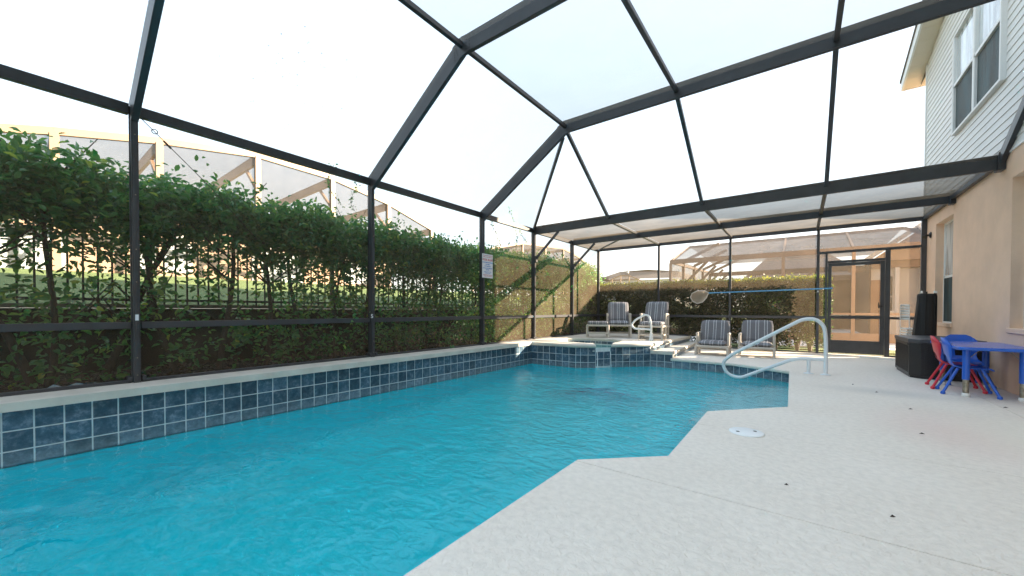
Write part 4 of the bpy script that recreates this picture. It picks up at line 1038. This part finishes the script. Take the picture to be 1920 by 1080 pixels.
# ================================================================= FURNITURE AND THINGS
# skimmer lid
sk = empty('skimmer_lid', 'round white skimmer lid with two finger holes set in the pool deck', 'lid', (-.325, 3.475, 0))
b = MB(); b.lathe([(.120, .001), (.120, .006), (.113, .009), (.0, .010)], (0, 0, 0), 40); b.obj('disc', M_LID, sk)
for a in (.66, .66 + math.pi):
    b = MB(); b.lathe([(.013, .0098), (.013, .0108)], (.068 * math.cos(a), .068 * math.sin(a), 0), 10); b.obj('finger_hole', M_DARKHOLE, sk)

# pool handrail
hr = empty('handrail', 'large white tubular handrail looping over the shallow pool corner', 'handrail', (.31, 7.32, 0))
P = [(0, 0, 0), (0, 0, .50), (-.02, 0, .72), (-.12, 0, .83), (-.28, 0, .82), (-1.24, 0, .20), (-1.36, 0, .06), (-1.28, 0, -.12), (-1.10, 0, -.17), (-.36, 0, .22), (-.02, 0, .225)]
b = MB(); b.tube(arc(P, .13, 6), .026, 14); b.obj('tube', M_WHITE, hr)
b = MB(); b.tube([(-.20, 0, .0), (-.20, 0, .21)], .024, 14); b.obj('support_post', M_WHITE, hr)
for x in (0, -.20):
    b = MB(); b.lathe([(.066, .001), (.064, .007), (.04, .014), (.028, .02)], (x, 0, 0), 24); b.obj('base_flange', M_WHITE, hr)
# spa handrail
hr = empty('handrail', 'small white handrail with flared foot at the edge of the raised spa', 'handrail', (-2.66, 8.72, ZC))
P = [(0, 0, 0), (0, 0, .38), (-.05, 0, .56), (-.14, 0, .58), (-.36, 0, .46), (-.45, 0, .34), (-.38, 0, .26), (-.02, 0, .25)]
b = MB(); b.tube(arc(P, .1, 6), .022, 12); b.obj('tube', M_WHITE, hr)
b = MB(); b.lathe([(.05, 0), (.048, .03), (.03, .15), (.024, .17)], (.0, 0, 0), 16); b.obj('flared_foot', M_WHITE, hr)

# lounge chairs: cream PVC pipe frame, striped cushions. local: front is -y, width along x
def pipe_chair(label, loc, rz, seat_h, w=.58, d=.60, back=.50, tilt=.30, arm=.22, group='striped PVC pipe pool chairs'):
    c = empty('pool_chair', label, 'chair', loc, rz, group)
    h = w / 2; rp = .024
    f = MB()
    for s_ in (-1, 1):
        x = s_ * h
        f.tube([(x, -d / 2, 0), (x, -d / 2, seat_h - .05)], rp, 10)
        f.tube([(x, d / 2 - .14, 0), (x, d / 2 - .14, seat_h + arm)], rp, 10)
        f.tube([(x, -d / 2 + .17, 0), (x, -d / 2 + .17, seat_h + arm)], rp, 10)
        f.tube([(x, -d / 2 + .15, seat_h + arm), (x, d / 2 - .12, seat_h + arm)], rp * 1.15, 10)
        f.tube([(x, -d / 2, .10), (x, d / 2 - .14, .10)], rp * .8, 8)
        f.tube([(x, -d / 2, seat_h - .06), (x, d / 2, seat_h - .08)], rp, 10)
    f.tube([(-h, -d / 2, seat_h - .06), (h, -d / 2, seat_h - .06)], rp, 10)
    f.tube([(-h, d / 2 - .14, .10), (h, d / 2 - .14, .10)], rp * .8, 8)
    f.tube([(-h, d / 2 - .14, seat_h - .07), (h, d / 2 - .14, seat_h - .07)], rp, 8)
    by0 = d / 2 - .10; by1 = by0 + back * math.sin(tilt); bz1 = seat_h + back * math.cos(tilt) - .03
    for s_ in (-1, 1): f.tube([(s_ * (h - .06), by0, seat_h - .08), (s_ * (h - .06), by1, bz1)], rp * .8, 8)
    f.tube([(-(h - .06), by1, bz1), (h - .06, by1, bz1)], rp * .8, 8)
    f.obj('frame', M_PVC, c)
    def cushion(name, wx, ly, th, par):
        # soft slab with rounded edge in its own axes
        nx_, ny_ = 10, 10; b = MB(); vs = []
        for sgn in (1, -1):
            for i in range(nx_ + 1):
                for j in range(ny_ + 1):
                    u = i / nx_ * 2 - 1; v = j / ny_ * 2 - 1
                    e = (1 - abs(u) ** 6) * (1 - abs(v) ** 6)
                    rr_ = 1 - .06 * (abs(u) ** 4) * (abs(v) ** 4)
                    vs.append((u * wx / 2 * rr_, v * ly / 2 * rr_, sgn * th / 2 * max(e, 0) ** .35))
        q = (nx_ + 1) * (ny_ + 1); fs = []
        for i in range(nx_):
            for j in range(ny_):
                a = i * (ny_ + 1) + j; fs.append((a, a + ny_ + 1, a + ny_ + 2, a + 1)); fs.append((q + a, q + a + 1, q + a + ny_ + 2, q + a + ny_ + 1))
        b.add(vs, fs, True); o = b.obj(name, M_STRIPE, par)
        return o
    s_ = cushion('seat_cushion', w - .05, d * .86, .11, c); s_.location = (0, -.06, seat_h + .005)
    k = cushion('back_cushion', w - .03, back + .04, .10, c); k.location = (0, by0 + (by1 - by0) * .5 - .05, seat_h + .03 + back * .5 * math.cos(tilt)); k.rotation_euler = (math.pi / 2 - tilt, 0, 0)
    return c
def ottoman(label, loc, rz, w=.52, d=.32, hgt=.36):
    c = empty('ottoman', label, 'footstool', loc, rz, 'striped footstools on the raised deck'); h = w / 2; rp = .023
    f = MB()
    for x in (-h, h):
        for y_ in (-d / 2, d / 2): f.tube([(x, y_, 0), (x, y_, hgt - .05)], rp, 10)
        f.tube([(x, -d / 2, hgt - .06), (x, d / 2, hgt - .06)], rp, 8); f.tube([(x, -d / 2, .11), (x, d / 2, .11)], rp * .8, 8)
    for y_ in (-d / 2, d / 2): f.tube([(-h, y_, .11), (h, y_, .11)], rp * .8, 8); f.tube([(-h, y_, hgt - .06), (h, y_, hgt - .06)], rp, 8)
    f.obj('frame', M_PVC, c)
    b = MB(); b.box(-w / 2 + .01, w / 2 - .01, -d / 2 - .01, d / 2 + .02, -.035, .045); b.obj('cushion', M_STRIPE, c, .025, (0, 0, hgt)); return c
pipe_chair('low striped cushion chair on the lower deck, the one beside the raised step', (-1.50, 9.28, 0), R(2), .25, .60, .62, .46, .32, .20)
pipe_chair('low striped cushion chair on the lower deck, the one nearer the screen door', (-.72, 9.50, 0), R(3), .25, .60, .64, .47, .32, .20)
pipe_chair('taller striped chair on the raised deck in the corner by the sunlit screen', (-3.72, 9.50, ZC), R(24), .36, .56, .60, .52, .34, .22)
ottoman('striped footstool in front of the corner chair on the raised deck', (-4.07, 9.02, ZC), R(22))
pipe_chair('taller striped chair on the raised deck behind the small spa handrail', (-2.86, 9.62, ZC), R(4), .36, .58, .60, .52, .34, .22)
ottoman('striped footstool behind the foot of the small spa handrail', (-2.76, 9.12, ZC), R(2), .52, .32, .37)

# skimmer net on long blue pole, hung across the far wall
sn = empty('pool_net', 'pool net on a long blue pole hung across the far screen wall', 'pool net', (-1.88, 10.88, 1.395))
b = MB(); b.tube([(0, 0, 0), (2.44, 0, .045)], .015, 10); b.obj('pole', M_POLE, sn)
loop = [(0, 0, 0), (-.10, 0, .06), (-.26, 0, .065), (-.39, 0, .0), (-.43, 0, -.10), (-.38, 0, -.20), (-.27, 0, -.27), (-.14, 0, -.23), (-.05, 0, -.12), (0, 0, 0)]
b = MB(); b.tube(loop, .013, 8); b.obj('net_frame', M_PVC, sn)
b = MB(); cx_, cz_ = -.23, -.09
vs = [(p[0], 0, p[2]) for p in loop[:-1]] + [(cx_ + (p[0] - cx_) * .55, .07, cz_ + (p[2] - cz_) * .55) for p in loop[:-1]] + [(cx_, .10, cz_)]
q = len(loop) - 1
b.add(vs, [(i, (i + 1) % q, q + (i + 1) % q, q + i) for i in range(q)] + [(q + i, q + (i + 1) % q, 2 * q) for i in range(q)], True); b.obj('net', M_NET, sn)
for x in (1.88 - 1.41 + .0, 1.88 + .31):
    b = MB(); b.box(x - .01, x + .01, -.02, .06, -.035, .0 + .0); b.obj('hook', M_WHITE, sn)

# pool rules sign on the post
sg = empty('pool_sign', 'white POOL RULES sign with red and blue lettering on a left post', 'sign', (-4.885, 5.70, 1.805))
sg.rotation_euler = (0, 0, R(90))
b = MB(); b.box(-.155, .155, -.004, .004, -.232, .232); b.obj('board', M_SIGNW, sg)
def text(txt, size, m, x, z, par, y=-.0055, bold=0.0, name='lettering'):
    cu = bpy.data.curves.new(name, 'FONT'); cu.body = txt; cu.size = size; cu.align_x = 'CENTER'; cu.align_y = 'CENTER'; cu.extrude = .0005; cu.offset = bold
    to = bpy.data.objects.new(name, cu); C.objects.link(to); bpy.context.view_layer.update()
    me = bpy.data.meshes.new_from_object(to.evaluated_get(bpy.context.evaluated_depsgraph_get()))
    C.objects.unlink(to); bpy.data.objects.remove(to)
    me.materials.clear(); me.materials.append(m)
    o = link(name, me, None, par, (x, y, z)); o.rotation_euler = (R(90), 0, 0); return o
text('NO LIFEGUARD ON DUTY', .024, M_SIGNR, 0, .20, sg); text('SWIM AT YOUR OWN RISK', .022, M_SIGNR, 0, .17, sg)
text('POOL RULES', .052, M_SIGNR, 0, .118, sg, bold=.0012)
for z, s_ in ((.066, 'SHOWER BEFORE ENTERING'), (.030, 'NO DIVING'), (-.005, 'NO GLASSWARE'), (-.045, 'NO FOOD OR BEVERAGES'), (-.075, 'IN POOL')): text(s_, .024, M_SIGNB, 0, z, sg, bold=.0006)
text('HOURS DAWN TO DUSK', .02, M_SIGNB, 0, -.115, sg); text('MAXIMUM LOAD 8', .02, M_SIGNB, 0, -.14, sg)
text('NO RUNNING OR ROUGH PLAY', .019, M_SIGNR, 0, -.175, sg); text('CHILDREN MUST BE SUPERVISED', .017, M_SIGNR, 0, -.198, sg)
t5 = text('5', .075, M_SIGNW, XL + .02, .855, enc, YF[3] - .034, name='depth_number', bold=.001); t5.rotation_euler = (R(90), 0, R(45)); t5.location = (XL + .062, YF[3] - .03, .855)

# bracing cable with turnbuckle from post head
cb = empty('bracing_cable', 'thin steel bracing cable with turnbuckle running down from the nearest post top', 'cable', (-4.96, .80, 2.74))
b = MB(); b.tube([(0, 0, 0), (-.16, .56, -.46), (-.62, 1.25, -.98)], .004, 6); b.obj('wire', M_BRONZE, cb)
b = MB(); b.tube([(-.02 + .02 * math.cos(a) * 0, .10 + .022 * math.cos(a), -.083 + .022 * math.sin(a)) for a in [k * math.pi / 6 for k in range(13)]], .004, 6); b.obj('eyelet', M_BRONZE, cb)
b = MB(); b.tube([(-.05, .17, -.14), (-.068, .23, -.19)], .010, 8); b.obj('turnbuckle', M_BRONZE, cb)

# deck box
bx = empty('deck_box', 'black woven resin storage box with domed lid against the stucco wall', 'storage box', (1.255, 7.72, 0))
L_, W_, H_ = 1.18, .70, .555       # along y, along x
b = MB(); poly = [(0, .10), (.10, 0), (W_, 0), (W_, L_), (.10, L_), (0, L_ - .10)]
bmx = prism_bm(poly, .03, H_ - .06, .01, 2); bm_obj(bmx, 'body', M_BLACKP, bx)
bmx = prism_bm([(x + (.015 if x < .3 else 0), y + (.012 if y < .3 else -.012)) for x, y in poly], 0, .03); bm_obj(bmx, 'plinth', M_BLACKP, bx)
bmx = prism_bm([(-.012, .095), (.095, -.012), (W_, -.012), (W_, L_ + .012), (.095, L_ + .012), (-.012, L_ - .095)], H_ - .06, H_ + .0, .012, 2)
# crown of the lid
r = bmesh.ops.inset_region(bmx, faces=[f for f in bmx.faces if f.normal.z > .9], thickness=.09)
for f in [f for f in bmx.faces if f.normal.z > .9 and f.calc_area() > .2]:
    for v in f.verts: v.co.z += .035
bm_obj(bmx, 'lid', mat('black_resin_lid', (.06, .065, .075), .38, var=.2, scale=6), bx)
# woven panels: raised staves, near face (-y) and front face (-x)
wv = MB()
for i in range(24):
    for j in range(26):
        x = .14 + i * .0225; z = .07 + j * .0148
        if (i + j) % 2 == 0: wv.box(x, x + .019, -.006, .002, z, z + .012)
for i in range(38):
    for j in range(26):
        y_ = .14 + i * .0235; z = .07 + j * .0148
        if (i + j) % 2 == 0: wv.box(-.006, .002, y_, y_ + .020, z, z + .012)
w_ = wv.obj('weave', M_BLACKP, bx); w_['kind'] = 'stuff'
b = MB(); b.box(-.004, .002, .02 + .09, .19, H_ - .095, H_ - .07); b.obj('hand_slot', M_DARKHOLE, bx)

# rolled black mesh safety fence standing behind the box
rf = empty('rolled_fence', 'rolled up black mesh safety fence standing upright behind the storage box', 'rolled fence', (1.72, 9.45, 0))
b = MB(); b.lathe([(.115, 0), (.12, .02), (.12, 1.20), (.112, 1.24), (.05, 1.245)], (0, 0, 0), 24); b.obj('roll', M_BLACKM, rf)
b = MB(); b.quad((-.10, -.07, 1.22), (-.20, -.10, 0), (-.06, -.12, 0), (-.02, -.12, 1.22)); b.quad((-.10, -.07, 1.22), (-.11, .03, 1.2), (-.21, .05, 0), (-.20, -.10, 0)); b.obj('loose_end', M_BLACKM, rf)
b = MB(); b.tube([(-.045, -.125, 0), (-.035, -.125, 1.24)], .008, 8); b.tube([(.07, -.10, 0), (.07, -.10, 1.265)], .008, 8); b.tube([(.11, .02, 0), (.11, .02, 1.27)], .008, 8); b.tube([(0, .02, 1.2), (0, .02, 1.28)], .010, 8); b.obj('fence_pole', M_BLACKM, rf)
for x, y_ in ((-.08, -.10), (.07, -.10), (.11, .02)):
    b = MB(); b.lathe([(.014, 0), (.014, .03), (.006, .04)], (x, y_, 1.25), 8); b.obj('pole_cap', M_WTRIM, rf)
# stacked white plastic chairs: only backs show above the box
chm = None
for k in range(6):
    nm = ['bottom', 'second from the bottom', 'third from the bottom', 'third from the top', 'second from the top', 'top'][k]
    lab = f'white plastic chair in the stack beside the rolled black fence, {nm}' + (' one' if k in (0, 5) else '')
    if chm is None:
        ch = empty('plastic_chair', lab, 'chair', (1.60, 10.05, 0), R(8), 'stacked white plastic chairs'); chm = ch
        b = MB(); b.box(-.20, .20, -.19, .19, .36, .385); b.obj('seat', M_WTRIM, ch, .008)
        b = MB(); b.tube([(-.17 + .34 * t_, .22 + .05 * (1 - (2 * t_ - 1) ** 2) , .80) for t_ in [q / 8 for q in range(9)]], [.018] + [.021] * 7 + [.018], 8); 
        b.tube([(-.18, .20, .37), (-.17, .22, .80)], .014, 6); b.tube([(.18, .20, .37), (.17, .22, .80)], .014, 6)
        b.obj('backrest', M_WTRIM, ch)
        for x, y_ in ((-.19, -.18), (.19, -.18), (-.19, .18), (.19, .18)):
            b = MB(); b.tube([(x, y_, .36), (x * 1.12, y_ * 1.12, 0)], .015, 6); b.obj('leg', M_WTRIM, ch)
        ch.scale = (.36, .8, 1)
    else:
        dup_tree(chm, lab, (1.60, 10.05, .05 * k))
# white bar lying on the deck by the door
b = MB(); b.beam((.98, 10.50, .018), (1.62, 10.18, .018), .03, .034); tag(b.obj('white_bar', M_WTRIM, None, .003), 'flat white bar lying on the deck in front of the screen door', 'bar')

# blue play table
tb = empty('play_table', 'blue childrens play table with height adjustable legs against the stucco wall', 'table', (1.68, 6.85, 0))
TX, TY, TZ = .30, .60, .56
poly = []
for cx_, cy_, a0 in ((TX - .07, TY - .07, 0), (-TX + .07, TY - .07, 90), (-TX + .07, -TY + .07, 180), (TX - .07, -TY + .07, 270)):
    for q in range(5): a = R(a0 + q * 22.5); poly.append((cx_ + .07 * math.cos(a), cy_ + .07 * math.sin(a)))
bm_obj(prism_bm(poly, TZ - .034, TZ, .010, 3), 'table_top', M_BLUE_T, tb)
for x, y_ in ((-.20, -.42), (.16, .45), (-.20, .45), (.20, -.42)):
    b = MB(); b.tube([(x, y_, .19), (x, y_, TZ - .035)], .030, 16); lg = b.obj('leg', M_BLUE, tb)
    b = MB(); b.tube([(x, y_, .03), (x, y_, .189)], .025, 16); b.obj('leg_insert', M_GALV, lg)
    b = MB(); b.lathe([(.026, 0), (.032, .008), (.032, .035), (.026, .04)], (x, y_, 0), 16); b.obj('foot_cap', M_WTRIM, lg)
    b = MB(); sx_ = -1 if x > 0 else 1; b.beam((x + sx_ * .03, y_, TZ - .12), (x + sx_ * .10, y_, TZ - .035), .004, .02, (0, 1, 0)); b.obj('leg_brace', M_GALV, lg)

# small chairs: shell of one curved sheet, splayed legs. local: faces +x, back at x=-.15
def kid_chair(label, loc, rz, m, hgt=.31, back=.33):
    c = empty('child_chair', label, 'small chair', loc, rz, 'childrens plastic chairs at the blue table')
    prof = [(.17, hgt - .02), (.14, hgt + .0), (.05, hgt - .008), (-.06, hgt - .008), (-.12, hgt + .012), (-.155, hgt + .06), (-.17, hgt + .13), (-.19, hgt + .24), (-.205, hgt + back)]
    wid = [.145, .155, .16, .16, .155, .15, .16, .165, .14]
    nw = 8; b = MB(); vs = []
    for th in (0, -.009):
        for (x, z), w in zip(prof, wid):
            for j in range(nw + 1):
                u = j / nw * 2 - 1; isback = max(0, min(1, (z - hgt - .03) / .15))
                cx_ = x + isback * .045 * (u * u) + (th if isback > .2 else 0)
                cz_ = z + (0 if isback > .2 else th) + (1 - isback) * .012 * (u * u) - (.05 * max(0, abs(u) - .6) / .4 if (x, z) == prof[-1] else 0)
                vs.append((cx_, u * w, cz_))
    k = nw + 1; q = len(prof) * k; fs = []
    hole = {(5, 3), (5, 4)}
    for i in range(len(prof) - 1):
        for j in range(nw):
            if (i, j) in hole: continue
            a = i * k + j; fs.append((a, a + 1, a + k + 1, a + k)); fs.append((q + a, q + a + k, q + a + k + 1, q + a + 1))
    # rims
    for i in range(len(prof) - 1):
        for j in (0, nw): a = i * k + j; fs.append((a, a + k, q + a + k, q + a))
    for j in range(nw):
        for i in (0, len(prof) - 1): a = i * k + j; fs.append((a, a + 1, q + a + 1, q + a))
    b.add(vs, fs, True); sh = b.obj('seat_shell', m, c)
    for x, y_, ex, ey in ((.09, .11, .20, .19), (.09, -.11, .20, -.19), (-.09, .11, -.21, .18), (-.09, -.11, -.21, -.18)):
        b = MB(); b.tube([(x, y_, hgt - .012), (ex, ey, .02)], .013, 10); lg = b.obj('leg', m, c)
        b = MB(); b.lathe([(.014, 0), (.021, .006), (.021, .022), (.014, .034)], (ex * 1.0, ey * 1.0, 0), 12); b.obj('foot_cap', m, lg)
    return c
kid_chair('red childrens chair tucked under the blue table', (1.52, 6.98, 0), R(-3), M_RED)
kid_chair('blue childrens chair at the near long side of the table, beside the red one', (1.54, 6.64, 0), R(-4), M_BLUE)
kid_chair('blue childrens chair at the far end of the table, back towards the storage box', (1.71, 7.50, 0), R(-86), M_BLUE, .30, .335)

# mosaic on the pool floor
ms = empty('floor_mosaic', 'dark blue and plum mosaic figure set in the pool floor near the spa', 'mosaic', (-2.62, 5.95, zf(5.95) + .012))
ms.scale = (.72, .8, 1)
def leafpoly(pts_, m, name):
    b = MB(); b.add([(x, y, 0) for x, y in pts_] + [(x, y, .01) for x, y in pts_], [tuple(range(len(pts_), 2 * len(pts_)))] + [(i, (i + 1) % len(pts_), len(pts_) + (i + 1) % len(pts_), len(pts_) + i) for i in range(len(pts_))]); return b.obj(name, m, ms)
leafpoly([(-.75, -.25), (-.45, -.05), (-.1, .16), (.25, .2), (.55, .05), (.85, -.22), (.5, -.12), (.15, -.02), (-.2, -.08), (-.5, -.22)], M_MOS_D, 'body')
leafpoly([(.0, .19), (.12, .19), (-.04, .40)], M_MOS_D, 'fin'); leafpoly([(.83, -.2), (1.05, -.1), (.98, -.25), (1.0, -.42)], M_MOS_D, 'tail')
leafpoly([(-1.1, -.55), (-.55, -.38), (-.1, -.3), (-.5, -.5), (-.9, -.62)], M_MOS_R, 'band')

# trickles at the spillway
for i, (dx, dy) in enumerate((((-3.235, 7.10)), ((-3.09, 7.41)))):
    b = MB(); x, y_ = dx + .02, dy - .03
    b.tube([(x, y_, .14), (x + .035, y_ - .04, .09), (x + .05, y_ - .06, -.05), (x + .055, y_ - .065, ZW)], [.010, .007, .006, .008], 6)
    tag(b.obj('water_trickle', mat('falling_water', (.75, .82, .85), .1, spec=.8)), ['thin trickle of water falling from the left end of the spa spillway', 'thin trickle of water falling from the right end of the spa spillway'][i], 'water trickle')

# dried leaves and twigs lying on the deck
def dry_leaf(x, y_, L, rz, label):
    b = MB(); b.add([(-L / 2, 0, .002), (0, L * .16, .012), (L / 2, 0, .004), (0, -L * .16, .003), (0, 0, .009)], [(0, 4, 1), (1, 4, 2), (2, 4, 3), (3, 4, 0)])
    o = b.obj('fallen_leaf', M_DRYLEAF, None, 0, (x, y_, .001)); o.rotation_euler = (0, 0, rz); tag(o, label, 'leaf', 'dried leaves scattered on the pool deck')
LV = [((1.0, 2.95), .050, -.3, 'largest dark curled leaf on the open deck in the right foreground'), ((.76, 4.25), .040, .1, 'dark dry leaf on the deck beside the reddish stain, nearer the camera'), ((.86, 5.25), .04, .2, 'small dry leaf between the pool corner and the blue table, below the handrail'),
      ((1.45, 3.95), .032, .3, 'small dry leaf on the deck near the right edge of the view'), ((.72, 6.1), .035, 0, 'dry leaf on the deck just in front of the handrail posts'), ((.55, 6.55), .03, .4, 'tiny dry leaf nearest the handrail support posts'),
      ((.93, 2.05), .035, 1.2, 'reddish scrap of leaf low in the right foreground'), ((.72, 1.78), .035, -.6, 'thin twig piece at the bottom of the view'), ((-.05, 2.55), .025, 0, 'tiny leaf fragment between the two deck joints'), ((.35, 2.45), .03, .5, 'small twig on the deck right of the pool edge'),
      ((1.62, 5.9), .05, .4, 'brown leaf lying on the joint line near the table leg'), ((1.78, 5.35), .05, -.2, 'brown leaf on the joint line close to the stucco wall')]
for (x, y_), L, rz, lab in LV: dry_leaf(x, y_, L * .85, rz, lab)
# bits of debris caught on the sloping roof screen
rd_ = random.Random(5); db = MB()
for k in range(70):
    f = min(.95, max(.05, rd_.gauss(.42, .16))); y_ = 1.9 + rd_.gauss(0, .28); r_ = rd_.uniform(.0015, .0045)
    c = Vector((XL + (XB - XL) * f, y_, ZE + .045 + (ZB - ZE - .01) * f)); u_ = Vector((XB - XL, 0, ZB - ZE)).normalized() * r_; v_ = Vector((0, r_, 0))
    db.quad(c - u_ - v_, c + u_ - v_, c + u_ + v_, c - u_ + v_)
o_ = db.obj('debris', M_DRYLEAF, enc); o_['kind'] = 'stuff'
